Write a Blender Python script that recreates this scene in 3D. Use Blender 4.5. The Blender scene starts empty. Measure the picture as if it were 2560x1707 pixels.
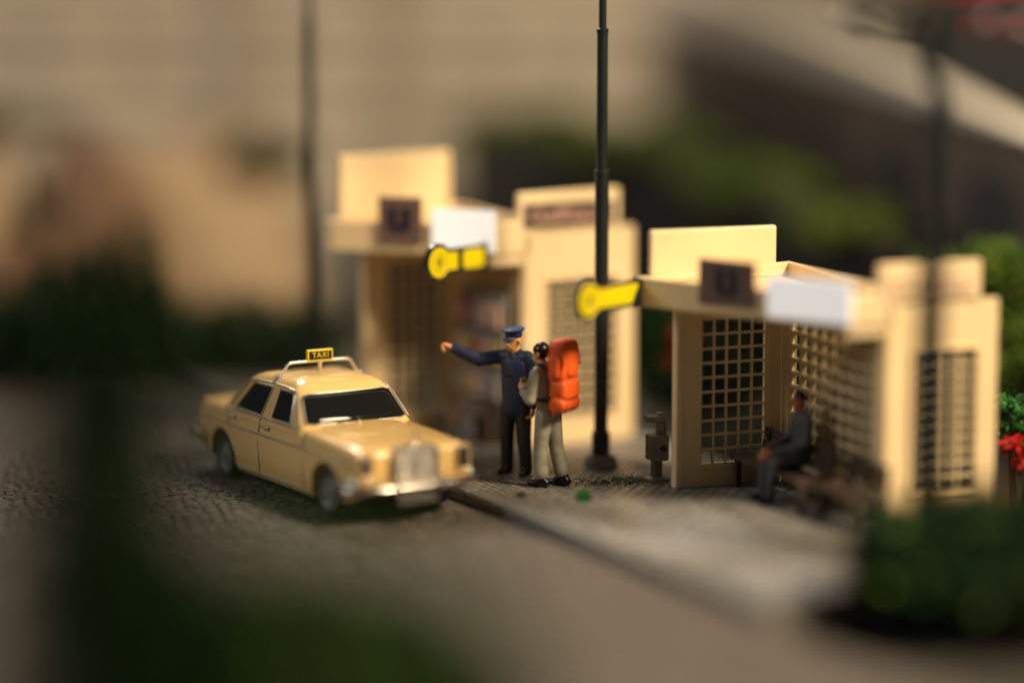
import bpy, bmesh, math, random
import numpy as np
from mathutils import Vector, Matrix, noise

R = math.radians
random.seed(7)
rng = np.random.default_rng(7)
scene = bpy.context.scene
COL = scene.collection

# ---------------------------------------------------------------- camera, light, exposure
CAM = Vector((0.0, -32.0, 6.616))
PITCH = R(8.5)
FPX = 7000.0                                  # focal length in pixels of a 2560 wide frame
cam_data = bpy.data.cameras.new('camera')
cam = bpy.data.objects.new('camera', cam_data)
COL.objects.link(cam)
cam.location = CAM
cam.rotation_euler = (R(90) - PITCH, 0, 0)
cam_data.sensor_width = 36.0
cam_data.lens = 36.0 * FPX / 2560.0
cam_data.clip_start = 0.5
cam_data.clip_end = 400.0
cam_data.dof.use_dof = True
cam_data.dof.focus_distance = 32.75
cam_data.dof.aperture_fstop = (cam_data.lens * 0.001) / 2.75     # a macro lens wide open on a small model
cam_data.dof.aperture_blades = 0
scene.camera = cam

world = bpy.data.worlds.new('World')
scene.world = world
world.use_nodes = True
bg = world.node_tree.nodes['Background']
bg.inputs[0].default_value = (0.92, 0.88, 0.82, 1)
bg.inputs[1].default_value = 0.060


def area_light(name, loc, target, size, power, colour):
    ld = bpy.data.lights.new(name, 'AREA')
    ld.shape = 'DISK'
    ld.size = size
    ld.energy = power
    ld.color = colour
    o = bpy.data.objects.new(name, ld)
    COL.objects.link(o)
    o.location = loc
    d = Vector(target) - Vector(loc)
    o.rotation_euler = d.to_track_quat('-Z', 'Y').to_euler()
    return o


area_light('key_lamp', (24.0, -15.0, 26.0), (0, 2, 1), 7.0, 27500, (1.0, 0.80, 0.53))
area_light('back_rim_light', (-9.0, 30.0, 26.0), (0, 0, 0), 9.0, 6000, (1.0, 0.88, 0.74))  # unseen rim light added for highlights on the taxi roof and bricks
area_light('left_fill_light', (-28.0, -7.0, 19.0), (1, 1, 1), 11.0, 2700, (0.98, 0.97, 0.95))  # unseen fill added for edge highlights and the shelter interior

scene.view_settings.view_transform = 'Standard'
scene.view_settings.look = 'None'
scene.view_settings.gamma = 1.0
scene.view_settings.use_curve_mapping = False
scene.view_settings.exposure = 0.0
scene.render.engine = 'CYCLES'
scene.cycles.use_denoising = True
scene.cycles.max_bounces = 4
scene.cycles.transparent_max_bounces = 12
scene.cycles.sample_clamp_indirect = 8.0

# camera helper used only to decide where the ground pieces are worth building singly
cD = Vector((0, math.cos(PITCH), -math.sin(PITCH)))
cU = Vector((0, math.sin(PITCH), math.cos(PITCH)))


def proj(p):
    d = Vector(p) - CAM
    z = d.dot(cD)
    return 1280 + FPX * d.x / z, 853.5 - FPX * d.dot(cU) / z, z


# ---------------------------------------------------------------- materials
MATS = {}


def mat(name, col, rough=0.5, metal=0.0, var=0.0, scale=6.0, bump=0.0, bscale=40.0, spec=0.5, coat=0.0, sss=0.0,
        wear=None):
    """procedural principled material: base colour with a soft two-scale variation and fine relief"""
    m = bpy.data.materials.new(name)
    m.use_nodes = True
    nt = m.node_tree
    b = nt.nodes['Principled BSDF']
    b.inputs['Roughness'].default_value = rough
    b.inputs['Metallic'].default_value = metal
    b.inputs['Specular IOR Level'].default_value = spec
    b.inputs['Base Color'].default_value = (*col, 1)
    if coat:
        b.inputs['Coat Weight'].default_value = coat
        b.inputs['Coat Roughness'].default_value = 0.06
    if sss:
        b.inputs['Subsurface Weight'].default_value = sss
        b.inputs['Subsurface Radius'].default_value = (0.06, 0.035, 0.015)
    tc = nt.nodes.new('ShaderNodeTexCoord')
    if var > 0:
        n1 = nt.nodes.new('ShaderNodeTexNoise')
        n1.inputs['Scale'].default_value = scale
        n1.inputs['Detail'].default_value = 5
        nt.links.new(tc.outputs['Object'], n1.inputs['Vector'])
        ramp = nt.nodes.new('ShaderNodeValToRGB')
        ramp.color_ramp.elements[0].position = 0.28
        ramp.color_ramp.elements[1].position = 0.72
        lo = tuple(c * (1 - var) for c in col)
        hi = tuple(min(1, c * (1 + var)) for c in col)
        if wear:
            lo = wear
        ramp.color_ramp.elements[0].color = (*lo, 1)
        ramp.color_ramp.elements[1].color = (*hi, 1)
        nt.links.new(n1.outputs['Fac'], ramp.inputs['Fac'])
        nt.links.new(ramp.outputs['Color'], b.inputs['Base Color'])
    if bump > 0:
        n2 = nt.nodes.new('ShaderNodeTexNoise')
        n2.inputs['Scale'].default_value = bscale
        n2.inputs['Detail'].default_value = 4
        nt.links.new(tc.outputs['Object'], n2.inputs['Vector'])
        bp = nt.nodes.new('ShaderNodeBump')
        bp.inputs['Strength'].default_value = bump
        bp.inputs['Distance'].default_value = 0.02
        nt.links.new(n2.outputs['Fac'], bp.inputs['Height'])
        nt.links.new(bp.outputs['Normal'], b.inputs['Normal'])
    MATS[name] = m
    return m


def random_tint(m, amount=0.35):
    """lets alike pieces sharing a material differ a little from object to object / island to island"""
    nt = m.node_tree
    b = nt.nodes['Principled BSDF']
    geo = nt.nodes.new('ShaderNodeNewGeometry')
    oi = nt.nodes.new('ShaderNodeObjectInfo')
    add = nt.nodes.new('ShaderNodeMath'); add.operation = 'ADD'
    fr = nt.nodes.new('ShaderNodeMath'); fr.operation = 'FRACT'
    nt.links.new(geo.outputs['Random Per Island'], add.inputs[0])
    nt.links.new(oi.outputs['Random'], add.inputs[1])
    nt.links.new(add.outputs[0], fr.inputs[0])
    mr = nt.nodes.new('ShaderNodeMapRange')
    mr.inputs['To Min'].default_value = 1 - amount
    mr.inputs['To Max'].default_value = 1 + amount
    nt.links.new(fr.outputs[0], mr.inputs['Value'])
    mix = nt.nodes.new('ShaderNodeVectorMath'); mix.operation = 'SCALE'
    src = b.inputs['Base Color'].links[0].from_socket if b.inputs['Base Color'].links else None
    if src:
        nt.links.new(src, mix.inputs[0])
    else:
        mix.inputs[0].default_value = b.inputs['Base Color'].default_value[:3]
    nt.links.new(mr.outputs['Result'], mix.inputs['Scale'])
    nt.links.new(mix.outputs[0], b.inputs['Base Color'])


def glass(name, tint, mixfac=0.35, rough=0.05):
    m = bpy.data.materials.new(name)
    m.use_nodes = True
    nt = m.node_tree
    out = nt.nodes['Material Output']
    b = nt.nodes['Principled BSDF']
    b.inputs['Base Color'].default_value = (*tint, 1)
    b.inputs['Roughness'].default_value = rough
    tr = nt.nodes.new('ShaderNodeBsdfTransparent')
    tr.inputs[0].default_value = (0.86, 0.9, 0.88, 1)
    mx = nt.nodes.new('ShaderNodeMixShader')
    mx.inputs[0].default_value = mixfac
    nt.links.new(tr.outputs[0], mx.inputs[1])
    nt.links.new(b.outputs[0], mx.inputs[2])
    nt.links.new(mx.outputs[0], out.inputs['Surface'])
    MATS[name] = m
    return m


mat('cream', (0.785, 0.605, 0.355), 0.40, var=0.09, scale=1.1, bump=0.02, bscale=30)
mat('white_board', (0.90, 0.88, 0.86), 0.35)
_b = MATS['white_board'].node_tree.nodes['Principled BSDF']          # weak emission added so the board reads white
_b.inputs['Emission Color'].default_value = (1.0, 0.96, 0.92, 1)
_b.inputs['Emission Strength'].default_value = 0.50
mat('dark_board', (0.055, 0.032, 0.035), 0.5, var=0.2)
mat('brown_board', (0.15, 0.092, 0.075), 0.5, var=0.2)
mat('board_blue', (0.012, 0.012, 0.03), 0.4)
mat('pink_letter', (0.62, 0.36, 0.27), 0.5)
mat('faint_letter', (0.40, 0.25, 0.16), 0.5)
mat('beige_board', (0.74, 0.55, 0.36), 0.5, var=0.06)
glass('pane_glass', (0.02, 0.025, 0.03), 0.5)
glass('clear_plastic', (0.022, 0.022, 0.026), 0.86, 0.15)
mat('sign_yellow', (0.68, 0.56, 0.0), 0.4, var=0.03)
mat('sign_brown', (0.22, 0.14, 0.01), 0.5)
mat('sign_black', (0.012, 0.013, 0.012), 0.4)
mat('taxi_paint', (0.79, 0.52, 0.195), 0.18, var=0.02, scale=3, coat=0.7)
mat('taxi_glass', (0.008, 0.009, 0.009), 0.08, spec=0.35)
mat('rubber', (0.016, 0.016, 0.017), 0.75, bump=0.1)
mat('chrome', (0.74, 0.69, 0.62), 0.24, metal=1.0)
mat('silver_paint', (0.62, 0.57, 0.50), 0.32, metal=0.75)
mat('rim_grey', (0.29, 0.28, 0.265), 0.35, metal=0.5)
mat('seam', (0.06, 0.035, 0.012), 0.7)
mat('lamp_glass', (0.05, 0.04, 0.05), 0.1)
mat('indicator', (0.55, 0.62, 0.58), 0.12)
mat('taxi_yellow', (0.80, 0.56, 0.01), 0.4)
mat('taxi_black', (0.010, 0.010, 0.008), 0.4)
mat('plate_shaded', (0.13, 0.12, 0.105), 0.5)  # white plate, the shade under the bumper put into its colour
mat('lamp_black', (0.010, 0.014, 0.016), 0.36, var=0.2, scale=4)
mat('base_grey', (0.21, 0.21, 0.195), 0.6, var=0.15)
mat('box_grey', (0.165, 0.155, 0.148), 0.42, var=0.25, scale=7, bump=0.06)
mat('bench_brown', (0.045, 0.026, 0.017), 0.6, var=0.3, scale=9)
mat('navy', (0.005, 0.014, 0.052), 0.5, var=0.25, scale=5)
mat('cap_blue', (0.014, 0.040, 0.135), 0.45, var=0.2, scale=7)
mat('black_cloth', (0.007, 0.008, 0.008), 0.5, var=0.2)
mat('skin', (0.62, 0.29, 0.11), 0.5, var=0.1, scale=12)
mat('skin_red', (0.42, 0.12, 0.04), 0.5, var=0.1, scale=12)
mat('khaki', (0.29, 0.265, 0.20), 0.42, var=0.28, scale=5, bump=0.25, bscale=14)
mat('hair_black', (0.006, 0.006, 0.006), 0.28)
mat('boot', (0.005, 0.005, 0.006), 0.2)
mat('orange', (0.74, 0.095, 0.004), 0.6, var=0.22, scale=6, bump=0.3, bscale=10)
mat('strap', (0.008, 0.009, 0.011), 0.5)
mat('blue_grey', (0.066, 0.074, 0.078), 0.6, var=0.2, scale=6)
mat('paper', (0.75, 0.62, 0.40), 0.6)
mat('cobble', (0.090, 0.073, 0.061), 0.62, var=0.30, scale=9, bump=0.35, bscale=25)
random_tint(MATS['cobble'], 0.38)
mat('road_bed', (0.066, 0.055, 0.046), 0.85, var=0.3, scale=5, bump=0.4, bscale=30)
mat('brick_pave', (0.172, 0.160, 0.144), 0.30, var=0.22, scale=6, bump=0.12, bscale=30)
random_tint(MATS['brick_pave'], 0.2)
mat('joint', (0.080, 0.068, 0.056), 0.8, var=0.2, scale=5)
mat('kerb', (0.165, 0.160, 0.146), 0.34, var=0.2, scale=4, bump=0.15, bscale=25)
mat('shaded_soil', (0.022, 0.020, 0.014), 0.9, var=0.4, scale=2, bump=0.5, bscale=6)  # shade behind the pavement put into the soil colour
mat('moss', (0.10, 0.17, 0.06), 0.9)
mat('grit', (0.26, 0.25, 0.19), 0.8)
mat('grass_green', (0.018, 0.15, 0.022), 0.6, var=0.3)
mat('grey_green', (0.06, 0.08, 0.05), 0.7)
mat('leaf_dark', (0.006, 0.019, 0.007), 0.6, var=0.3, scale=2, spec=0.12)
mat('leaf_mid', (0.016, 0.050, 0.012), 0.6, var=0.3, scale=2, spec=0.12)
mat('leaf_light', (0.085, 0.155, 0.018), 0.6, var=0.3, scale=2, spec=0.12)
mat('leaf_olive', (0.135, 0.125, 0.022), 0.6, var=0.3, scale=2, spec=0.12)
for k in ('leaf_dark', 'leaf_mid', 'leaf_light', 'leaf_olive'):
    random_tint(MATS[k], 0.4)
mat('bark', (0.035, 0.028, 0.020), 0.85, var=0.3, scale=5, bump=0.5, bscale=10)
mat('petal_red', (0.42, 0.012, 0.006), 0.5, var=0.2)
mat('petal_orange', (0.50, 0.09, 0.01), 0.5, var=0.2)
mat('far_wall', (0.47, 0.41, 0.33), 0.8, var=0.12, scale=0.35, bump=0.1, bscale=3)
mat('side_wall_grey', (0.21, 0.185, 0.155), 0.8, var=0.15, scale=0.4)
mat('far_course', (0.27, 0.23, 0.185), 0.8, var=0.12, scale=0.5)
mat('tan_rock', (0.40, 0.285, 0.175), 0.85, var=0.25, scale=0.5, bump=0.4, bscale=3)
mat('brown_rock', (0.18, 0.105, 0.065), 0.85, var=0.3, scale=0.6, bump=0.4, bscale=3)
mat('bank_shade', (0.030, 0.028, 0.026), 0.8, var=0.35, scale=0.7, bump=0.4, bscale=4)  # near-black colour carries the shade on the hedge bank
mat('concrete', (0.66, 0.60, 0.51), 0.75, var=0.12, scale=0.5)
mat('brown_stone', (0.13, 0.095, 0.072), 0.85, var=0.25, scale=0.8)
mat('niche_shade', (0.030, 0.032, 0.034), 0.8, var=0.2)
mat('shed_black', (0.012, 0.014, 0.016), 0.7, var=0.2)
mat('shed_red', (0.30, 0.012, 0.012), 0.5, var=0.2)
mat('mag_red', (0.30, 0.06, 0.05), 0.5)
mat('mag_yellow', (0.40, 0.29, 0.08), 0.5)
mat('mag_pink', (0.55, 0.36, 0.28), 0.5)
mat('mag_grey', (0.28, 0.26, 0.24), 0.5)


# ---------------------------------------------------------------- mesh helpers
class MB:
    """collects shapes, then links them as ONE mesh object"""

    def __init__(s):
        s.v = []
        s.f = []
        s.m = []

    def add(s, verts, faces, mi=0):
        o = len(s.v)
        s.v.extend(tuple(v) for v in verts)
        s.f.extend(tuple(i + o for i in f) for f in faces)
        s.m.extend([mi] * len(faces))
        return s

    def box(s, lo, hi, mi=0, M=None):
        x0, y0, z0 = lo
        x1, y1, z1 = hi
        v = [(x0, y0, z0), (x1, y0, z0), (x1, y1, z0), (x0, y1, z0), (x0, y0, z1), (x1, y0, z1), (x1, y1, z1), (x0, y1, z1)]
        if M is not None:
            v = [M @ Vector(p) for p in v]
        return s.add(v, [(0, 3, 2, 1), (4, 5, 6, 7), (0, 1, 5, 4), (1, 2, 6, 5), (2, 3, 7, 6), (3, 0, 4, 7)], mi)

    def prism(s, poly, z0, z1, mi=0, M=None):
        n = len(poly)
        v = [Vector((p[0], p[1], z0)) for p in poly] + [Vector((p[0], p[1], z1)) for p in poly]
        if M is not None:
            v = [M @ p for p in v]
        f = [tuple(reversed(range(n))), tuple(range(n, 2 * n))]
        f += [(i, (i + 1) % n, n + (i + 1) % n, n + i) for i in range(n)]
        return s.add(v, f, mi)

    def lathe(s, prof, n=24, mi=0, M=None, cap=True):
        v = []
        f = []
        for r, z in prof:
            for k in range(n):
                a = 2 * math.pi * k / n
                v.append(Vector((r * math.cos(a), r * math.sin(a), z)))
        for i in range(len(prof) - 1):
            for k in range(n):
                f.append((i * n + k, i * n + (k + 1) % n, (i + 1) * n + (k + 1) % n, (i + 1) * n + k))
        if cap:
            f.append(tuple(reversed(range(n))))
            f.append(tuple(range((len(prof) - 1) * n, len(prof) * n)))
        if M is not None:
            v = [M @ p for p in v]
        return s.add(v, f, mi)

    def tube(s, pts, rad, n=8, mi=0, flat=1.0):
        pts = [Vector(p) for p in pts]
        rads = rad if isinstance(rad, (list, tuple)) else [rad] * len(pts)
        v = []
        f = []
        up0 = Vector((0, 0, 1))
        for i, p in enumerate(pts):
            t = (pts[min(i + 1, len(pts) - 1)] - pts[max(i - 1, 0)]).normalized()
            up = up0 if abs(t.z) < 0.95 else Vector((1, 0, 0))
            a = t.cross(up).normalized()
            b = a.cross(t).normalized()
            for k in range(n):
                w = 2 * math.pi * (k + 0.5) / n
                v.append(p + a * math.cos(w) * rads[i] * flat + b * math.sin(w) * rads[i])
        for i in range(len(pts) - 1):
            for k in range(n):
                f.append((i * n + k, i * n + (k + 1) % n, (i + 1) * n + (k + 1) % n, (i + 1) * n + k))
        f.append(tuple(reversed(range(n))))
        f.append(tuple(range((len(pts) - 1) * n, len(pts) * n)))
        return s.add(v, f, mi)

    def ellip(s, c, r, n=12, m=8, mi=0, M=None, p=1.0):
        v = []
        f = []

        def sg(x):
            return math.copysign(abs(x) ** p, x)
        for i in range(m + 1):
            t = -math.pi / 2 + math.pi * i / m
            for k in range(n):
                a = 2 * math.pi * k / n
                q = Vector((sg(math.cos(t)) * sg(math.cos(a)) * r[0], sg(math.cos(t)) * sg(math.sin(a)) * r[1], sg(math.sin(t)) * r[2]))
                if M is not None:
                    q = M @ q
                v.append(q + Vector(c))
        for i in range(m):
            for k in range(n):
                f.append((i * n + k, i * n + (k + 1) % n, (i + 1) * n + (k + 1) % n, (i + 1) * n + k))
        return s.add(v, f, mi)

    def mesh(s, name, mats, smooth=None):
        me = bpy.data.meshes.new(name)
        me.from_pydata(s.v, [], s.f)
        bm = bmesh.new()
        bm.from_mesh(me)
        bmesh.ops.remove_doubles(bm, verts=bm.verts, dist=1e-6)
        bmesh.ops.recalc_face_normals(bm, faces=bm.faces)
        bm.to_mesh(me)
        bm.free()
        for m in ([mats] if isinstance(mats, str) else mats):
            me.materials.append(MATS[m])
        if not isinstance(mats, str) and len(s.m) == len(me.polygons):
            me.polygons.foreach_set('material_index', s.m)
        if smooth is not None:
            shade(me, smooth)
        return me

    def build(s, name, mats, parent=None, smooth=None, bevel=0.0, seg=2):
        me = s.mesh(name, mats, smooth)
        return link(name, me, parent, bevel, seg)


def shade(me, angle):
    me.polygons.foreach_set('use_smooth', [True] * len(me.polygons))
    if angle < 180:
        me.set_sharp_from_angle(angle=R(angle))


def link(name, me, parent=None, bevel=0.0, seg=2):
    o = bpy.data.objects.new(name, me)
    COL.objects.link(o)
    if parent is not None:
        o.parent = parent
    if bevel:
        b = o.modifiers.new('bevel', 'BEVEL')
        b.width = bevel
        b.segments = seg
        b.limit_method = 'ANGLE'
        b.angle_limit = R(40)
    return o


def thing(name, label, cat, loc=(0, 0, 0), rotz=0.0, group=None):
    o = bpy.data.objects.new(name, None)
    COL.objects.link(o)
    o.location = loc
    o.rotation_euler = (0, 0, rotz)
    return tag(o, label, cat, group)


def tag(o, label, cat, group=None):
    o['label'] = label
    o['category'] = cat
    if group:
        o['group'] = group
    return o


def struct(o):
    o['kind'] = 'structure'
    return o


def evaluated_mesh(o):
    """bake an object's modifiers and hand back the mesh"""
    bpy.context.view_layer.update()
    dg = bpy.context.evaluated_depsgraph_get()
    return bpy.data.meshes.new_from_object(o.evaluated_get(dg), preserve_all_data_layers=True, depsgraph=dg)


def text_mesh(body, size, depth, matname, spacing=1.0):
    cu = bpy.data.curves.new('lettering', 'FONT')
    cu.body = body
    cu.size = size
    cu.extrude = depth
    cu.align_x = 'CENTER'
    cu.align_y = 'CENTER'
    cu.space_character = spacing
    cu.resolution_u = 3
    o = bpy.data.objects.new('lettering', cu)
    COL.objects.link(o)
    me = evaluated_mesh(o)
    bpy.data.objects.remove(o)
    me.materials.clear()
    me.materials.append(MATS[matname])
    return me


# ---------------------------------------------------------------- ground
KD = Vector((math.sin(R(28.3)), -math.cos(R(28.3)), 0))     # along the kerb, toward the camera
KN = Vector((math.cos(R(28.3)), math.sin(R(28.3)), 0))      # across the pavement, away from the road
K0 = Vector((-0.64, -0.09, 0))
PAVE_Z = 0.13
PAVE_W = 3.75


def kp(s, t, z=0.0):
    p = K0 + KD * s + KN * t
    return Vector((p.x, p.y, z))


g = MB()
g.add([(-70, -45, -0.35), (70, -45, -0.35), (70, 90, -0.35), (-70, 90, -0.35)], [(0, 1, 2, 3)])
struct(g.build('ground', 'shaded_soil'))

road = MB()
road.add([kp(-26, -0.02, -0.018), kp(22, -0.02, -0.018), kp(22, -26, -0.018), kp(-26, -26, -0.018),
          kp(-26, -0.02, -0.3), kp(22, -0.02, -0.3), kp(22, -26, -0.3), kp(-26, -26, -0.3)],
         [(0, 1, 2, 3), (4, 7, 6, 5), (0, 4, 5, 1), (1, 5, 6, 2), (2, 6, 7, 3), (3, 7, 4, 0)])
road = struct(road.build('road', 'road_bed'))


def stone(cx, cy, lx, ly, h, jit, ang, dome=0.7):
    """one low stone: outline at the bed, a slightly smaller and uneven top"""
    n = 6
    vs = []
    base = [(-1, -0.7), (-0.2, -1), (1, -0.8), (1, 0.7), (0.1, 1), (-1, 0.8)]
    out = [(x * lx / 2 * (1 + jit * random.uniform(-1, 1)), y * ly / 2 * (1 + jit * random.uniform(-1, 1))) for x, y in base]
    c, s = math.cos(ang), math.sin(ang)
    for k, (sc, z) in enumerate(((1.0, -0.03), (0.97, h * 0.55), (dome, h))):
        for x, y in out:
            x2, y2 = x * sc, y * sc
            vs.append((cx + c * x2 - s * y2, cy + s * x2 + c * y2, z + random.uniform(-1, 1) * h * 0.18 * (k > 0)))
    fs = []
    for i in range(2):
        for k in range(n):
            fs.append((i * n + k, i * n + (k + 1) % n, (i + 1) * n + (k + 1) % n, (i + 1) * n + k))
    fs.append(tuple(range(2 * n, 3 * n)))
    return vs, fs


TAXI_P = Vector((-2.155, 0.42, 0))
cand = []
s = -14.0
row = 0
kang = math.atan2(KD.y, KD.x)
while s < 11.5:
    rw = random.uniform(0.105, 0.14)
    t = -0.16 - random.uniform(0, 0.1)
    while t > -13.5:
        ln = random.uniform(0.11, 0.19)
        c = kp(s + random.uniform(-0.015, 0.015), t - ln / 2, 0)
        u, v, z = proj(c)
        if -160 < u < 2720 and 880 < v < 1860:
            cand.append((c.x, c.y, ln - 0.010, rw - 0.010, u, v, z))
        t -= ln
    s += rw
    row += 1
# the 300 stones that show sharpest and largest are pieces of their own
def cob_score(q):
    u, v, z = q[4], q[5], q[6]
    sharp = abs(z - 32.55)
    hidden = 2.0 if (470 < u < 1130) else 0.0
    off = 4.0 if (u < -20 or u > 1300) else 0.0
    return sharp + hidden + off
order = sorted(range(len(cand)), key=lambda i: cob_score(cand[i]))
single = set(order[:300])
field = MB()
for i, q in enumerate(cand):
    ang = kang + math.pi / 2 + random.uniform(-0.06, 0.06)
    h = random.uniform(0.012, 0.026)
    if i in single:
        vs, fs = stone(0, 0, q[2], q[3], h, 0.13, ang, 0.78)
        o = MB().add(vs, fs).build('cobble', 'cobble', road, smooth=35)
        o.location = (q[0], q[1], -0.016)
    else:
        vs, fs = stone(q[0], q[1], q[2], q[3], h, 0.13, ang, 0.78)
        field.add([(a, b, c - 0.016) for a, b, c in vs], fs)
o = field.build('cobble_field', 'cobble', road, smooth=35)
o['kind'] = 'stuff'

# pavement slab, bricks and kerb stones
pv = MB()
pv.add([kp(-22, 0.2, PAVE_Z - 0.014), kp(6.4, 0.2, PAVE_Z - 0.014), kp(6.4, PAVE_W, PAVE_Z - 0.014), kp(-22, PAVE_W, PAVE_Z - 0.014),
        kp(-22, 0.2, -0.3), kp(6.4, 0.2, -0.3), kp(6.4, PAVE_W, -0.3), kp(-22, PAVE_W, -0.3)],
       [(0, 3, 2, 1), (4, 5, 6, 7), (0, 1, 5, 4), (1, 2, 6, 5), (2, 3, 7, 6), (3, 0, 4, 7)])
pavement = struct(pv.build('pavement', 'joint'))

BL, BW = 0.185, 0.098
brick_me = []
for k in range(4):
    b = MB()
    lx, ly, e = BL - 0.018, BW - 0.016, 0.012
    tilt = [random.uniform(-0.002, 0.002) for _ in range(4)]
    zt = 0.012 + random.uniform(-0.002, 0.002)
    top = [(-lx / 2 + e, -ly / 2 + e), (lx / 2 - e, -ly / 2 + e), (lx / 2 - e, ly / 2 - e), (-lx / 2 + e, ly / 2 - e)]
    bot = [(-lx / 2, -ly / 2), (lx / 2, -ly / 2), (lx / 2, ly / 2), (-lx / 2, ly / 2)]
    vs = [(x, y, -0.03) for x, y in bot] + [(x, y, zt - 0.006) for x, y in bot] + [(x, y, zt + tl) for (x, y), tl in zip(top, tilt)]
    fs = [(8, 9, 10, 11)]
    for i in range(2):
        for j in range(4):
            fs.append((i * 4 + j, i * 4 + (j + 1) % 4, (i + 1) * 4 + (j + 1) % 4, (i + 1) * 4 + j))
    b.add(vs, fs)
    brick_me.append(b.mesh('paving_brick', 'brick_pave'))
bc = []
r = 0
t = 0.215 + BW / 2
while t < PAVE_W - 0.05:
    s = -13.0 + (BL / 2 if r % 2 else 0)
    while s < 6.25:
        p = kp(s, t, PAVE_Z - 0.012)
        u, v, z = proj(p)
        if 700 < u < 2660 and 900 < v < 1720:
            bc.append((p, u, v, z))
        s += BL
    t += BW
    r += 1
bo = sorted(range(len(bc)), key=lambda i: abs(bc[i][3] - 32.35) + (3 if not 1120 < bc[i][1] < 1830 else 0))
bs = set(bo[:300])
fb = MB()
Mk = Matrix.Rotation(kang, 4, 'Z')
for i, (p, u, v, z) in enumerate(bc):
    me = brick_me[(i * 7 + i // 3) % 4]
    if i in bs:
        o = link('paving_brick', me, pavement)
        o.location = p
        o.rotation_euler = (0, 0, kang)
    else:
        M = Matrix.Translation(p) @ Mk
        fb.add([M @ x.co for x in me.vertices], [tuple(f.vertices) for f in me.polygons])
o = fb.build('brick_field', 'brick_pave', pavement)
o['kind'] = 'stuff'

s = -14.2
while s < 6.3:
    k = MB()
    M = Matrix.Translation((0, 0, 0)) @ Mk
    # local x along the kerb, local +y away from the road
    prof = [(-0.005, -0.2), (-0.005, 0.085), (0.02, PAVE_Z - 0.004), (0.075, PAVE_Z + 0.004), (0.082, PAVE_Z - 0.006), (0.10, PAVE_Z - 0.006),
            (0.108, PAVE_Z + 0.004), (0.20, PAVE_Z + 0.002), (0.20, -0.2)]
    L0, L1 = 0.006, 0.894
    vs = [(L0, y, z) for y, z in prof] + [(L1, y, z) for y, z in prof]
    n = len(prof)
    k.add([M @ Vector(v) for v in vs], [tuple(range(n)), tuple(reversed(range(n, 2 * n)))] + [(i, (i + 1) % n, n + (i + 1) % n, n + i) for i in range(n)])
    o = k.build('kerb_stone', 'kerb', pavement, bevel=0.006)
    o.location = kp(s, 0, random.uniform(-0.002, 0.002))
    s += 0.9

# ---------------------------------------------------------------- taxi
TY = R(-58.5)
taxi = thing('taxi', 'ochre yellow toy saloon taxi with chrome grille parked beside the kerb', 'taxi', (TAXI_P.x, TAXI_P.y, 0.012), TY)
taxi.rotation_euler = (R(-0.4), R(-0.45), TY)
taxi.scale = (0.932,) * 3


def itp(x, tab):
    return float(np.interp(x, [a for a, _ in tab], [b for _, b in tab]))


WT = [(-2.44, .64), (-2.40, .71), (-2.30, .762), (-2.0, .80), (-1.4, .82), (0, .825), (1.3, .82), (1.9, .805), (2.08, .79), (2.15, .765), (2.18, .73)]
ZS = [(-2.44, .80), (-2.40, .87), (-2.3, .905), (-1.7, .935), (-1.2, .945), (.6, .945), (1.2, .925), (1.8, .895), (2.06, .875), (2.14, .85), (2.18, .80)]
ZC = [(-2.44, .80), (-2.40, .88), (-2.3, .92), (-1.6, .965), (-1.2, .975), (.6, 1.0), (1.2, .965), (1.8, .915), (2.06, .885), (2.14, .855), (2.18, .80)]
ZB = [(-2.44, .36), (-2.3, .29), (-1.9, .22), (-1.0, .165), (1.0, .165), (1.9, .24), (2.1, .30), (2.18, .36)]


def hw(x):
    return itp(x, WT)


body = MB()
xs = sorted(set([a for a, _ in WT] + [a for a, _ in ZS] + list(np.linspace(-2.2, 2.0, 43).round(3))))
rings = []
for x in xs:
    w, zs_, zc_, zb_ = hw(x), itp(x, ZS), itp(x, ZC), itp(x, ZB)
    k = min(1.0, (zs_ - 0.1) / 0.84)
    half = [(0, zb_ + .03), (w - .14, zb_ + .02), (w - .05, zb_), (w - .03, zb_ + .05), (w - .012, .42 if zb_ < .35 else .45), (w - .002, .56), (w, .66),
            (w, .715), (w - .012, .735), (w - .024, .78), (w - .042, zs_ - .075), (w - .065, zs_ - .03), (w - .10, zs_ - .006), (w - .16, zs_),
            (w * .74, zs_ - .006 + (zc_ - zs_) * .15), (w * .58, zs_ + (zc_ - zs_) * .70), (w * .40, zc_ - .004), (w * .2, zc_), (0, zc_)]
    half = [(y, min(z, zs_ - 0.03) if 5 <= i <= 9 else z) for i, (y, z) in enumerate(half)]
    ring = [(x, -y, z) for y, z in half] + [(x, y, z) for y, z in reversed(half[1:-1])]
    rings.append(ring)
n = len(rings[0])
body.add([p for r_ in rings for p in r_], [(i * n + k, i * n + (k + 1) % n, (i + 1) * n + (k + 1) % n, (i + 1) * n + k) for i in range(len(rings) - 1) for k in range(n)]
         + [tuple(reversed(range(n))), tuple(range((len(rings) - 1) * n, len(rings) * n))])
tmp = body.build('tmp', 'taxi_paint')
cut = MB()
for wx in (-1.44, 1.46):
    for sy in (-1, 1):
        M = Matrix.Translation((wx, sy * 0.86, 0.27)) @ Matrix.Rotation(R(90), 4, 'X')
        cut.lathe([(0.395, -0.30), (0.395, 0.30)], 36, M=M)
cutter = cut.build('cutter', 'taxi_paint')
bo_ = tmp.modifiers.new('arch', 'BOOLEAN')
bo_.object = cutter
bo_.operation = 'DIFFERENCE'
bo_.solver = 'EXACT'
me = evaluated_mesh(tmp)
bpy.data.objects.remove(tmp)
bpy.data.objects.remove(cutter)
shade(me, 38)
me.materials.clear()
me.materials.append(MATS['taxi_paint'])
taxi_body = link('body', me, taxi)
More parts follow.
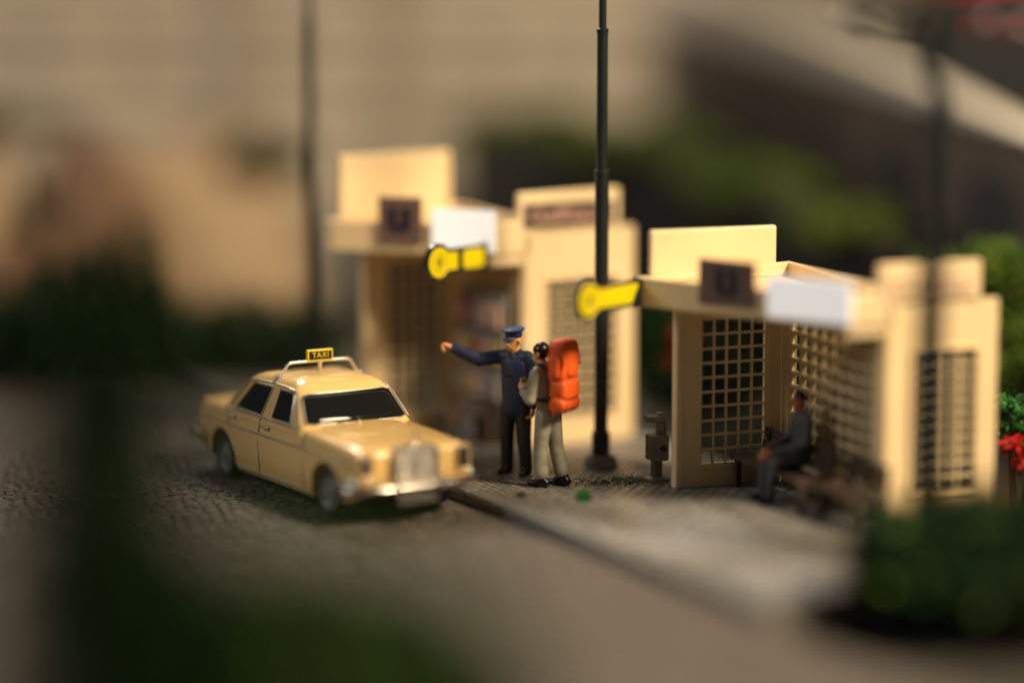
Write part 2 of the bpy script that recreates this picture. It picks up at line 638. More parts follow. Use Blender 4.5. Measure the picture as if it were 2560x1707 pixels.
for wx in (-1.44, 1.46):                                   # rolled wheel arch lips
    for sy in (-1, 1):
        a = MB()
        pts = []
        for k in range(19):
            an = R(-4 + 188 * k / 18)
            x_, z_ = wx + .392 * math.cos(an), .27 + .392 * math.sin(an)
            pts.append((x_, sy * (hw(x_) - (.02 if z_ < .4 else .004)), z_))
        a.tube(pts, 0.016, 6)
        a.build('wheel_arch', 'taxi_paint', taxi_body, smooth=60)

# greenhouse
GL = [(.86, -1.66, .90, .80), (.93, -1.56, .835, .765), (.98, -1.47, .785, .748), (1.345, -1.02, .455, .628), (1.40, -.92, .38, .588), (1.44, -.80, .28, .53),
      (1.468, -.64, .14, .43), (1.483, -.45, -.05, .27), (1.487, -.3, -.2, .1)]


def gh(z):
    z = min(max(z, GL[0][0]), GL[-1][0])
    zz = [g_[0] for g_ in GL]
    return tuple(float(np.interp(z, zz, [g_[i] for g_ in GL])) for i in (1, 2, 3))


def gh_front(y, z, off=0.0):
    xr, xf, h = gh(z)
    return Vector((xf - 0.055 * (y / h) ** 2 + off, y, z))


def outline(z, n=14):
    xr, xf, h = gh(z)
    rc = min(0.14, h * .5, (xf - xr) * .45)
    pts = []
    ys = np.linspace(-h + rc, h - rc, n)
    for y in ys:                                           # front, bowed
        pts.append((xf - 0.055 * (y / h) ** 2, y))
    x_end = xf - 0.055 * ((h - rc) / h) ** 2
    for k in range(1, 6):
        a = R(90 * k / 6)
        pts.append((x_end - rc * .75 * (1 - math.cos(a)), h - rc + rc * math.sin(a)))
    xa, xb = x_end - rc * .75, xr + rc
    for k in range(9):
        pts.append((xa + (xb - xa) * k / 8, h))
    for k in range(1, 6):
        a = R(90 * k / 6)
        pts.append((xr + rc * (1 - math.sin(a)), h - rc + rc * math.cos(a)))
    for y in reversed(ys):
        pts.append((xr + 0.04 * (y / h) ** 2, y))
    lo = [(x, -y) for x, y in reversed(pts[n:n + 19])]
    return pts + lo


gb = MB()
zl = [.86, .93, .98, 1.1, 1.22, 1.345, 1.37, 1.40, 1.42, 1.44, 1.455, 1.468, 1.477, 1.483, 1.487]
rg = [[(x, y, z) for x, y in outline(z)] for z in zl]
n = len(rg[0])
gb.add([p for r_ in rg for p in r_], [(i * n + k, i * n + (k + 1) % n, (i + 1) * n + (k + 1) % n, (i + 1) * n + k) for i in range(len(rg) - 1) for k in range(n)] + [tuple(range((len(rg) - 1) * n, len(rg) * n))])
roof = gb.build('cabin_roof', 'taxi_paint', taxi, smooth=50)

# windscreen: black glass following the front of the cabin
ws = MB()
NY, NZ = 17, 6
yb, yt = .695, .60


def ws_pt(i, j, grow=0.0, off=0.006):
    tz = j / (NZ - 1)
    z = (.985 - grow * .6) + (1.318 + grow * .6 - .985 + grow * .6) * tz
    yy = (yb + (yt - yb) * tz + grow) * (2 * i / (NY - 1) - 1)
    # rounded corners
    e = abs(2 * i / (NY - 1) - 1)
    if e > .93 and j in (0, NZ - 1):
        z += .022 if j == 0 else -.022
    return gh_front(yy, z, off)


vs = [ws_pt(i, j) for j in range(NZ) for i in range(NY)]
ws.add(vs, [(j * NY + i, j * NY + i + 1, (j + 1) * NY + i + 1, (j + 1) * NY + i) for j in range(NZ - 1) for i in range(NY - 1)])
wso = ws.build('windscreen', 'taxi_glass', taxi, smooth=180)
wso.modifiers.new('thick', 'SOLIDIFY').thickness = 0.008
fr = MB()
edge = [ws_pt(i, 0, .006, .010) for i in range(NY)] + [ws_pt(NY - 1, j, .006, .010) for j in range(1, NZ)] + [ws_pt(i, NZ - 1, .006, .010) for i in range(NY - 2, -1, -1)] + [ws_pt(0, j, .006, .010) for j in range(NZ - 2, -1, -1)]
fr.tube(edge, 0.008, 6)
fr.build('windscreen_frame', 'silver_paint', wso, smooth=60)
wp = MB()
for y0, y1 in ((-.42, .02), (.06, .5)):
    p0, p1 = gh_front(y0, .995, .02), gh_front(y1, 1.04, .022)
    wp.tube([p0, (p0 + p1) / 2 + Vector((.004, 0, 0)), p1], 0.005, 5)
wp.build('wiper', 'lamp_black', wso)
nz = MB()
nz.lathe([(.022, 0), (.018, .02), (.006, .034)], 10, M=Matrix.Translation((.87, -.03, .985)))
nz.build('washer_jet', 'taxi_paint', taxi_body, smooth=50)


def side_pt(x, z, sy, off=0.006):
    return Vector((x, sy * (gh(z)[2] + off), z))


def rounded(poly, r=0.03, n=4):
    out = []
    m_ = len(poly)
    for i in range(m_):
        a, b, c = Vector(poly[i - 1]), Vector(poly[i]), Vector(poly[(i + 1) % m_])
        p0 = b + (a - b).normalized() * r
        p1 = b + (c - b).normalized() * r
        for k in range(n + 1):
            t_ = k / n
            out.append(p0 * (1 - t_) ** 2 + b * 2 * t_ * (1 - t_) + p1 * t_ ** 2)
    return out


WIN = {'rear': [(-1.08, .972), (-.40, .966), (-.29, 1.31), (-.77, 1.306)], 'front': [(-.075, .966), (.425, .966), (.325, 1.312), (-.04, 1.312)]}
for sy in (-1, 1):
    for key, poly in WIN.items():
        pl = rounded([(x, z) for x, z in poly], .035)
        w_ = MB()
        pts = [side_pt(p.x, p.y, sy, .005) for p in pl]
        pin = [side_pt(p.x, p.y, sy, -.02) for p in pl]
        k = len(pts)
        w_.add(pts + pin, [tuple(range(k)), tuple(reversed(range(k, 2 * k)))] + [(i, (i + 1) % k, k + (i + 1) % k, k + i) for i in range(k)])
        wo = w_.build('side_window', 'taxi_glass', taxi)
        f_ = MB()
        cxw = sum(p.x for p in pl) / len(pl)
        czw = sum(p.y for p in pl) / len(pl)
        grow = [(p.x + (p.x - cxw) * .09, p.y + (p.y - czw) * .10) for p in pl]
        loop = [side_pt(x, z, sy, .008) for x, z in grow]
        f_.tube(loop + [loop[0], loop[1]], 0.011, 6)
        f_.build('window_frame', 'silver_paint', wo, smooth=60)
    # rain gutter, belt moulding, side trim and sill moulding
    gt = MB()
    gt.tube([side_pt(x, z, sy, .012) for x, z in ((-1.26, .99), (-1.12, 1.13), (-.98, 1.25), (-.88, 1.335), (-.72, 1.362), (-.35, 1.37), (.1, 1.366), (.36, 1.35), (.45, 1.28), (.60, 1.1), (.69, .985))], .011, 6)
    gt.build('roof_gutter', 'silver_paint', roof, smooth=60)
    bt = MB()
    bt.tube([(x, sy * (hw(x) - .048), .936 - .010 * abs(x + .2)) for x in np.linspace(-1.35, .68, 9)], .011, 6)
    bt.build('belt_moulding', 'silver_paint', taxi_body, smooth=60)
    st = MB()
    st.tube([(x, sy * (hw(x) + .002), .728 - (.0 if x < .5 else .03 * (x - .5) / 1.6)) for x in np.linspace(-2.32, 2.06, 23)], .0125, 6)
    st.build('side_trim', 'silver_paint', taxi_body, smooth=60)
    sl = MB()
    sl.tube([(x, sy * (hw(x) - .018), .217) for x in np.linspace(-1.02, 1.03, 9)], .014, 6)
    sl.build('sill_moulding', 'silver_paint', taxi_body, smooth=60)
    # door shut lines
    for xa in ([(-.36, .2), (-.362, .94)], [(.86, .21), (.84, .93)]):
        ds = MB()
        (x0, z0), (x1, z1) = xa
        pts = [(x0 + (x1 - x0) * t_, z0 + (z1 - z0) * t_) for t_ in np.linspace(0, 1, 9)]
        ds.tube([(x, sy * (hw(x) - (.046 if z > .88 else .028 if z > .8 else .012 if z > .73 else .0015 if z > .5 else .009 if z > .3 else .020)), z) for x, z in pts], .005, 5)
        ds.build('door_seam', 'seam', taxi_body)
    ds = MB()
    pts = [(-1.10, .60), (-1.20, .66), (-1.27, .74), (-1.29, .85), (-1.29, .92)]
    ds.tube([(x, sy * (hw(x) - (.045 if z > .88 else .03 if z > .8 else .010 if z > .72 else .0015)), z) for x, z in pts], .005, 5)
    ds.build('door_seam', 'seam', taxi_body)
    for xh in (-1.14, -.15):
        h_ = MB()
        h_.box((xh - .085, min(sy * .795, sy * .838), .818), (xh + .085, max(sy * .795, sy * .838), .848))
        h_.build('door_handle', 'silver_paint', taxi_body, smooth=40, bevel=.012)

# grille, headlights, bumpers, plate, ornament
gr = MB()
poly = rounded([(-.305, .41), (.305, .41), (.305, .82), (.27, .888), (-.27, .888), (-.305, .82)], .025)
inn = [(p.x * .88, .655 + (p.y - .655) * .87) for p in poly]
k = len(poly)
x0, x1 = 2.10, 2.265
vs = [(x0, p.x, p.y) for p in poly] + [(x1, p.x, p.y) for p in poly] + [(x1, a, b) for a, b in inn] + [(x1 - .06, a, b) for a, b in inn]
fs = []
for i in range(3):
    fs += [(i * k + j, i * k + (j + 1) % k, (i + 1) * k + (j + 1) % k, (i + 1) * k + j) for j in range(k)]
fs += [tuple(range(3 * k, 4 * k)), tuple(reversed(range(k)))]
gr.add(vs, fs)
grille = gr.build('grille', 'chrome', taxi, smooth=40)
for i in range(9):
    z = .478 + i * .0425
    g_ = MB()
    g_.box((x1 - .058, -.262, z), (x1 - .004, .262, z + .020))
    g_.build('slat', 'chrome', grille, bevel=.005)
g_ = MB()
g_.box((x1 - .05, -.011, .455), (x1 + .004, .011, .862))
g_.build('centre_bar', 'chrome', grille, bevel=.004)
og = MB()
oc = Vector((2.20, 0, .985))
og.tube([oc + Vector((0, .062 * math.cos(a), .062 * math.sin(a))) for a in np.linspace(0, 2 * math.pi, 25)], .008, 6)
for a in (90, 210, 330):
    og.tube([oc, oc + Vector((0, .06 * math.cos(R(a)), .06 * math.sin(R(a))))], [.012, .005], 6)
og.lathe([(.03, .882), (.016, .905), (.012, .925)], 10, M=Matrix.Translation((2.20, 0, 0)))
og.build('hood_ornament', 'chrome', grille, smooth=60)
for sy in (-1, 1):
    hl = MB()
    yc = sy * .665
    pl = rounded([(yc - .10, .545), (yc + .10, .545), (yc + .10, .852), (yc - .10, .852)], .05, 5)
    k = len(pl)
    cz = .70
    ins = [(yc + (p.x - yc) * .76, cz + (p.y - cz) * .84) for p in pl]
    vs = [(2.08, p.x, p.y) for p in pl] + [(2.205, p.x, p.y) for p in pl] + [(2.222, yc + (p.x - yc) * .9, cz + (p.y - cz) * .95) for p in pl] + [(2.21, a, b) for a, b in ins]
    fs = []
    for i in range(3):
        fs += [(i * k + j, i * k + (j + 1) % k, (i + 1) * k + (j + 1) % k, (i + 1) * k + j) for j in range(k)]
    fs += [tuple(range(3 * k, 4 * k)), tuple(reversed(range(k)))]
    hl.add(vs, fs)
    hb = hl.build('headlight', 'taxi_paint', taxi, smooth=50)
    ln = MB()
    vs = [(2.205, a, b) for a, b in ins] + [(2.228, yc + (a - yc) * .8, cz + (b - cz) * .85) for a, b in ins]
    ln.add(vs, [(j, (j + 1) % k, k + (j + 1) % k, k + j) for j in range(k)] + [tuple(range(k, 2 * k))])
    ln.build('lens', 'lamp_glass', hb, smooth=60)
    ind = MB()
    ind.ellip((2.10, sy * .80, .50), (.07, .05, .055), 14, 8)
    ind.build('indicator', 'indicator', taxi, smooth=180)
bpath = [(1.72, -.865), (1.95, -.87), (2.14, -.845), (2.24, -.74), (2.285, -.5), (2.30, 0), (2.285, .5), (2.24, .74), (2.14, .845), (1.95, .87), (1.72, .865)]


def bumper(path, z0, z1, name):
    b = MB()
    prof = [(0, z0), (.035, z0 + .012), (.055, (z0 + z1) / 2), (.035, z1 - .012), (0, z1), (-.02, z1), (-.02, z0)]
    pts = [Vector((x, y, 0)) for x, y in path]
    vs = []
    for i, p in enumerate(pts):
        t_ = (pts[min(i + 1, len(pts) - 1)] - pts[max(i - 1, 0)]).normalized()
        nrm = Vector((t_.y, -t_.x, 0))
        for d, z in prof:
            vs.append((p.x + nrm.x * d, p.y + nrm.y * d, z))
    n_ = len(prof)
    fs = [(i * n_ + k, i * n_ + (k + 1) % n_, (i + 1) * n_ + (k + 1) % n_, (i + 1) * n_ + k) for i in range(len(pts) - 1) for k in range(n_)]
    fs += [tuple(range(n_)), tuple(reversed(range((len(pts) - 1) * n_, len(pts) * n_)))]
    b.add(vs, fs)
    return b.build(name, 'chrome', taxi, smooth=50)


fb_ = bumper(bpath, .39, .48, 'front_bumper')
for y in (-.30, .30):
    ov = MB()
    ov.box((2.30, y - .03, .355), (2.375, y + .03, .53))
    ov.build('bumper_guard', 'chrome', fb_, bevel=.014)
bumper([(-1.95, .86), (-2.3, .85), (-2.46, .72), (-2.52, .4), (-2.53, 0), (-2.52, -.4), (-2.46, -.72), (-2.3, -.85), (-1.95, -.86)], .40, .52, 'rear_bumper')
pt = MB()
pt.box((2.28, -.27, .215), (2.30, .27, .335))
plate = pt.build('number_plate', 'plate_shaded', taxi, bevel=.006)
ptx = link('plate_lettering', text_mesh('HH UL 144', .105, .002, 'taxi_black'), plate)
ptx.location = (2.3025, 0, .275)
ptx.rotation_euler = (R(90), 0, R(90))
for sy in (-1, 1):
    tl = MB()
    tl.box((-2.47, sy * .60 - .11, .62), (-2.38, sy * .60 + .11, .78))
    tl.build('tail_light', 'mag_red', taxi, bevel=.02)
# wheels
for wx, wz in ((-1.44, .275), (1.46, .285)):
    for sy in (-1, 1):
        M = Matrix.Translation((wx, sy * .70, wz)) @ Matrix.Rotation(R(-90 * sy), 4, 'X')
        ty = MB()
        ty.lathe([(.205, -.08), (.26, -.085), (.292, -.065), (.30, 0), (.292, .065), (.262, .088), (.215, .085), (.205, .06)], 40, M=M, cap=False)
        wheel = ty.build('wheel', 'rubber', taxi, smooth=60)
        rm = MB()
        rm.lathe([(.005, -.02), (.21, -.02), (.215, .07), (.207, .082), (.192, .074), (.178, .045), (.125, .052), (.118, .066), (.055, .072), (.05, .088), (.02, .094), (.004, .094)], 36, M=M, cap=False)
        rm.build('rim', 'rim_grey', wheel, smooth=35)
# roof bar and sign
rb = MB()
barp = [(-.25, -.585, 1.375), (-.25, -.545, 1.43), (-.25, -.485, 1.53), (-.25, -.455, 1.582), (-.25, -.41, 1.606), (-.25, -.34, 1.612), (-.25, .34, 1.612), (-.25, .41, 1.606), (-.25, .455, 1.582), (-.25, .485, 1.53), (-.25, .545, 1.43), (-.25, .585, 1.375)]
rb.tube(barp, .021, 10)
bar = rb.build('roof_bar', 'silver_paint', taxi, smooth=60)
for sy in (-1, 1):
    cl = MB()
    cl.add([(-.30, sy * .56, 1.435), (-.20, sy * .56, 1.435), (-.21, sy * .62, 1.36), (-.29, sy * .62, 1.36), (-.30, sy * .585, 1.445), (-.20, sy * .585, 1.445), (-.21, sy * .645, 1.375), (-.29, sy * .645, 1.375)],
           [(0, 1, 2, 3), (4, 7, 6, 5), (0, 4, 5, 1), (1, 5, 6, 2), (2, 6, 7, 3), (3, 7, 4, 0)])
    cl.build('clamp', 'silver_paint', bar)
ps = MB()
ps.lathe([(.026, 1.47), (.026, 1.575), (.045, 1.605), (.045, 1.615)], 14, M=Matrix.Translation((-.235, 0, 0)))
ps.build('sign_post', 'silver_paint', bar, smooth=40)
sg = MB()
sg.box((-.275, -.178, 1.612), (-.215, .178, 1.757))
sign = sg.build('roof_sign', 'taxi_yellow', taxi, bevel=.008)
si = MB()
si.box((-.222, -.160, 1.632), (-.211, .160, 1.738))
si.build('sign_face', 'taxi_black', sign)
tx = link('sign_lettering', text_mesh('TAXI', .112, .002, 'taxi_yellow', 1.18), sign)
tx.location = (-.2085, 0, 1.686)
tx.rotation_euler = (R(90), 0, R(90))
tx.scale = (0.84, .84, 1)


# ---------------------------------------------------------------- kiosks
def kiosk(loc, th, LB, LC, zs, ptop, label, lettering, letter_mat, board_mat, bcols, ccols):
    k = thing('kiosk', label, 'kiosk', loc, th, 'corner kiosks on the pavement')
    LA, OV = 1.38, 0.47
    RT, RB = 2.49 * zs, 2.16 * zs          # canopy top and underside
    W = 0.085

    def panel(name, axis, a0, a1, fixed, zw0, zw1, cols, rows, top, side):
        """glazed wall: frame, raised inner frame, glazing bars, one pane per cell. axis 'x' or 'y'; side = outward sign of the seen face"""
        def P(a, d, z):
            return (a, fixed + d, z) if axis == 'x' else (fixed + d, a, z)

        def bx(mb, a0_, a1_, d0, d1, z0, z1):
            p, q = P(a0_, d0, z0), P(a1_, d1, z1)
            mb.box([min(p[i], q[i]) for i in range(3)], [max(p[i], q[i]) for i in range(3)])
        m = 0.135 if a1 - a0 < 1.45 else 0.19
        w0, w1 = a0 + m + .10, a1 - m
        if name == 'end_wall':
            w0 = a0 + .36
            w1 = a1 - .27
        if name == 'side_wall':
            w0 = a0 + .345
            w1 = a1 - .215
        hb, d_in = (.020, .004) if name == 'back_wall' else (.013, .018)
        fm = MB()
        bx(fm, a0 + .10, w0, 0, W, 0, top)
        bx(fm, w1, a1, 0, W, 0, top)
        bx(fm, w0, w1, 0, W, 0, zw0)
        bx(fm, w0, w1, 0, W, zw1, top)
        wall = fm.build(name, 'cream', k)
        po = MB()
        bx(po, a0, a0 + .098, -.03, W + .012, 0, top)
        po.build('corner_post', 'cream', wall, bevel=.02)
        inf = MB()
        e0, e1 = (-.018, .004) if side < 0 else (W - .004, W + .018)
        for q in ((w0 - .055, w0 - .012, zw0 - .06, zw1 + .06), (w1 + .012, w1 + .055, zw0 - .06, zw1 + .06)):
            bx(inf, q[0], q[1], e0, e1, q[2], q[3])
        for q in ((zw0 - .06, zw0 - .018), (zw1 + .018, zw1 + .06)):
            bx(inf, w0 - .011, w1 + .011, e0, e1, q[0], q[1])
        inf.build('inner_frame', 'cream', wall, bevel=.006)
        cw, rh = (w1 - w0) / cols, (zw1 - zw0) / rows
        gbm = MB()
        for i in range(1, cols):
            bx(gbm, w0 + i * cw - hb, w0 + i * cw + hb, d_in, W - d_in, zw0, zw1)
        for j in range(1, rows):
            bx(gbm, w0, w1, d_in - .003, W - d_in + .003, zw0 + j * rh - hb, zw0 + j * rh + hb)
        gbm.build('glazing_bars', 'cream', wall, bevel=.006)
        pm = MB()
        p, q = P(-cw / 2 + .011, -.003, -rh / 2 + .011), P(cw / 2 - .011, .003, rh / 2 - .011)
        if axis == 'x':
            pm.box((-cw / 2 + .011, -.003, -rh / 2 + .011), (cw / 2 - .011, .003, rh / 2 - .011))
        else:
            pm.box((-.003, -cw / 2 + .011, -rh / 2 + .011), (.003, cw / 2 - .011, rh / 2 - .011))
        pme = pm.mesh('pane', 'pane_glass')
        for i in range(cols):
            for j in range(rows):
                o = link('pane', pme, wall)
                o.location = P(w0 + (i + .5) * cw, W / 2, zw0 + (j + .5) * rh)
        return wall

    panel('side_wall', 'x', -LA, 0.0, 0.0, .26 * zs, 1.95 * zs, 5, 10, RB, -1)
    panel('back_wall', 'y', -LB, -.012, 0.0, .36 * zs, 1.95 * zs, bcols, 10, RB, -1)
    endw = panel('end_wall', 'x', 0.0, LC, -LB, .30 * zs, 1.82 * zs, ccols, 11, 2.39 * zs, -1)
    # beam that carries the end wall out over the opening
    bm_ = MB()
    bm_.box((-OV, -LB - .002, RB - .12 * zs), (-.004, -LB + .09, RB - .004))
    bm_.build('beam', 'cream', k, bevel=.015)
    # canopy: three-cornered slab with a raised rim
    poly = [(-LA - OV, -.03), (.12, -.03), (.12, .10), (-LA - OV, .10)]
    cpoly = [(-LA - OV, .11), (-LA - OV, -.03), (-OV, -LB - .03), (.13, -LB - .03), (.13, .11)]
    rf = MB()
    rf.prism(cpoly, RB, RT - .07)
    roof_ = rf.build('canopy', 'cream', k, bevel=.012)
    rim = MB()
    cc = Vector((-.55, -LB * .42))
    inner = [tuple(cc + (Vector(p) - cc) * .90) for p in cpoly]
    nn = len(cpoly)
    rimtop = [RT, RT, RT, RT + .06, RT + .09]
    vs = [(*p, RT - .069) for p in cpoly] + [(*p, z) for p, z in zip(cpoly, rimtop)] + [(*p, z) for p, z in zip(inner, rimtop)] + [(*p, RT - .069) for p in inner]
    fs = []
    for i in range(3):
        fs += [(i * nn + j, i * nn + (j + 1) % nn, (i + 1) * nn + (j + 1) % nn, (i + 1) * nn + j) for j in range(nn)]
    fs += [(3 * nn + j, 3 * nn + (j + 1) % nn, (j + 1) % nn, j) for j in range(nn)]
    rim.add(vs, fs)
    rim.build('rim', 'cream', roof_, bevel=.012)
    # boards along the slanting fascia
    A_, B_ = Vector((-LA - OV, -.03, 0)), Vector((-OV, -LB - .03, 0))
    dv = (B_ - A_)
    L_ = dv.length
    ang = math.atan2(dv.y, dv.x)

    def fascia(t0, t1, z0, z1, name, m_, th_=.035):
        b = MB()
        b.box((t0 * L_, -th_ - .004, z0), (t1 * L_, -.004, z1))
        o = b.build(name, m_, k, bevel=.008)
        o.location = (A_.x, A_.y, 0)
        o.rotation_euler = (0, 0, ang)
        return o
    db = fascia(.30, .57, 2.27 * zs, 2.78 * zs, 'square_board', 'brown_board')
    q = MB()
    pc = Vector(((.435) * L_, 0))
    z0 = 2.54 * zs
    for dx in (-.09, .09):
        q.box((pc.x + dx - .045, -.052, z0 - .11), (pc.x + dx + .045, -.041, z0 + .14))
    q.box((pc.x - .11, -.050, z0 - .16), (pc.x + .11, -.0405, z0 - .09))
    q.build('emblem', 'board_blue', db)
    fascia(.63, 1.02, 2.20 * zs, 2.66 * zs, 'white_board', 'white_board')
    # parapet boards over the side wall and the end wall
    pb = MB()
    pb.box((-LA - OV + .15, .0, RT + .004), (-.09, .09, ptop))
    pb.build('parapet_board', 'cream', k, bevel=.03, seg=3)
    nb = MB()
    nb.box((-.10, -LB - .035, 2.395 * zs), (LC - .24, -LB + .06, 2.83 * zs))
    name_board = nb.build('name_board', 'cream', k, bevel=.03, seg=3)
    nf = MB()
    nf.box((-.02, -LB - .046, 2.44 * zs), (LC - .33, -LB - .0352, 2.70 * zs))
    nf.build('board_face', board_mat, name_board)
    tm = link('board_lettering', text_mesh(lettering, .27, .003, letter_mat, .95), name_board)
    wdt = max(v.co.x for v in tm.data.vertices) - min(v.co.x for v in tm.data.vertices)
    tm.location = ((LC - .35) / 2, -LB - .050, 2.565 * zs)
    tm.rotation_euler = (R(90), 0, 0)
    tm.scale = ((LC - .47) / wdt, .80 * zs, 1)
    return k


kq2 = Vector((3.16, .36, PAVE_Z))
kiosk(kq2, R(22), 2.40, 1.42, 1.0, 3.02, 'near cream kiosk with glazed walls sheltering the seated man', 'Gallhaus', 'faint_letter', 'beige_board', 8, 4)
kq1 = Vector((-.70, 3.75, PAVE_Z))
kiosk(kq1, R(32), 1.60, 1.65, 1.13, 3.62, 'far cream kiosk standing behind the man in the blue cap', 'Gallhaust', 'pink_letter', 'dark_board', 6, 5)


def flag_sign(end, direction, length, z, label, split):
    """yellow round-ended bracket sign: clear plate, yellow bar, yellow disc with a ring"""
    t = thing('bracket_sign', label, 'sign', (end.x, end.y, z), math.atan2(direction[1], direction[0]), 'yellow bracket signs on the kiosks')
    # local +x points away from the kiosk
    cl = MB()
    pts = [(.02, -.152), (length - .37, -.152)]
    c = length - .2
    for a in np.linspace(-140, 140, 25):
        pts.append((c + .232 * math.cos(R(a)), .232 * math.sin(R(a))))
    pts += [(length - .37, .152), (.02, .152)]
    M = Matrix.Rotation(R(90), 4, 'X')
    cl.prism(pts, -.02, .02, M=M)
    cl.build('clear_plate', 'clear_plastic', t)
    for y in (-1, 1):
        bar_ = MB()
        if split:
            bp = rounded([(.03, -.115), (.43, -.115), (.43, .115), (.03, .115)], .07)
        else:
            bp = [Vector(p) for p in ((.02, .10), (.14, -.105), (length - .33, -.105), (length - .33, .105), (.02, .115))]
        bar_.prism([(p.x, p.y) for p in bp], .0215 * y, .027 * y, M=M)
        bar_.build('yellow_bar', 'sign_yellow', t)
        if split:
            b2 = MB()
            b2.prism([(.525, -.105), (.70, -.105), (.70, .105), (.525, .105)], .0215 * y, .027 * y, M=M)
            b2.build('yellow_bar', 'sign_yellow', t)
        d_ = MB()
        d_.prism([(c + .182 * math.cos(a), .182 * math.sin(a)) for a in np.linspace(0, 2 * math.pi, 33)[:-1]], .0275 * y, .033 * y, M=M)
        disc = d_.build('yellow_disc', 'sign_yellow', t)
        rg_ = MB()
        rg_.tube([(c + .115 * math.cos(a), -.0345 * y, .115 * math.sin(a)) for a in np.linspace(0, 2 * math.pi, 25)], .006, 5)
        rg_.tube([(c + .03 * math.cos(a), -.0345 * y, .055 * math.sin(a) + .0) for a in np.linspace(0, 2 * math.pi, 13)], .016, 5)
        rg_.build('symbol', 'sign_brown', disc)
    mt = MB()
    mt.box((-.015, -.035, -.17), (.03, .035, .17))
    mt.build('bracket', 'sign_black', t, bevel=.008)
    if split:
        m2 = MB()
        m2.box((.455, -.03, -.15), (.50, .03, .15))
        m2.build('divider', 'sign_black', t, bevel=.006)
    return t


sd = (-math.cos(R(49)), -math.sin(R(49)))
ca, sa = math.cos(R(22)), math.sin(R(22))
k0 = kq2 + Vector((-1.85 * ca, -1.85 * sa, 0))
flag_sign(k0 + Vector((sd[0] * .02, sd[1] * .02 - .03, 0)), sd, 1.10, 2.455, 'yellow bracket sign on the near kiosk, in front of the lamp post', False)
ca, sa = math.cos(R(32)), math.sin(R(32))
k1 = kq1 + Vector((1.60 * sa - .47 * ca, -1.60 * ca - .47 * sa, 0))
flag_sign(k1 + Vector((-.08, -.08, 0)), sd, 1.06, 2.58, 'blurred yellow bracket sign in two pieces on the far kiosk', True)


# ---------------------------------------------------------------- street lamps
def street_lamp(p, label, h=6.0, rot=0.0):
    t = thing('street_lamp', label, 'street lamp', p, rot, 'tall black street lamps')
    b = MB()
    b.lathe([(.215, 0), (.205, .06), (.17, .135), (.12, .145)], 28)
    b.build('base', 'base_grey', t, smooth=40)
    pl = MB()
    pl.lathe([(.112, .10), (.112, .40), (.106, .425), (.084, .43), (.082, 3.52)], 24)
    pl.lathe([(.090, 3.515), (.092, 3.56), (.088, 3.58), (.066, 3.585), (.064, 5.20)], 24)
    pl.lathe([(.070, 5.195), (.072, 5.245), (.068, 5.25), (.046, 5.255), (.044, h - .02)], 24)
    pl.build('pole', 'lamp_black', t, smooth=40)
    ar = MB()
    ar.tube([(-.52, 0, h), (.52, 0, h)], .04, 10)
    arm = ar.build('arm', 'lamp_black', t, smooth=40)
    for sx in (-1, 1):
        hd = MB()
        hd.lathe([(.02, .14), (.09, .10), (.17, .02), (.18, -.04), (.15, -.05)], 20, M=Matrix.Translation((sx * .42, 0, h)))
        hd.build('lamp_head', 'lamp_black', arm, smooth=40)
    return t


street_lamp((1.07, 1.22, PAVE_Z), 'sharp black lamp post between the hiker and the near kiosk', 6.1)
street_lamp((-2.62, 4.3, PAVE_Z), 'dark blurred lamp post left of the far kiosk', 7.2)
lamp3 = street_lamp((4.27, -3.75, PAVE_Z), 'translucent blurred lamp post in front of the near kiosk', 5.5)
lamp3.scale = (1.75, 1.75, 1.0)

# ---------------------------------------------------------------- post-mounted call box
cb = thing('call_box', 'small grey post-mounted call box with hooded top beside the near kiosk', 'call box', (1.70, .36, PAVE_Z), R(22))
b = MB(); b.lathe([(.15, 0), (.145, .03), (.09, .055)], 20); b.build('foot', 'box_grey', cb, smooth=40)
b = MB(); b.box((-.055, -.055, .05), (.055, .055, .27)); b.build('post', 'box_grey', cb, bevel=.012)
b = MB()
b.prism([(-.11, -.08), (-.05, -.13), (.08, -.13), (.12, -.09), (.12, .09), (-.11, .09)], .25, .545)
bx_ = b.build('housing', 'box_grey', cb, bevel=.012)
b = MB(); b.tube([(-.085 + .05 * math.cos(a) * .6, -.112 + .05 * math.cos(a) * .55 - .0, .40 + .085 * math.sin(a)) for a in np.linspace(0, 2 * math.pi, 21)], .006, 5)
b.build('dial', 'box_grey', bx_)
b = MB(); b.lathe([(.045, 0), (.04, .008), (.0, .008)], 16, M=Matrix.Translation((.03, -.128, .40)) @ Matrix.Rotation(R(90), 4, 'X')); b.build('knob', 'lamp_black', bx_, smooth=40)
b = MB(); b.box((.02, -.02, .53), (.125, .095, .80)); b.build('back_plate', 'box_grey', cb, bevel=.02)
b = MB(); b.box((-.13, -.085, .70), (.10, .09, .775)); b.build('hood', 'box_grey', cb, bevel=.018)


# ---------------------------------------------------------------- people
def frame(d):
    d = Vector(d).normalized()
    return d.to_track_quat('Z', 'Y').to_matrix().to_4x4()


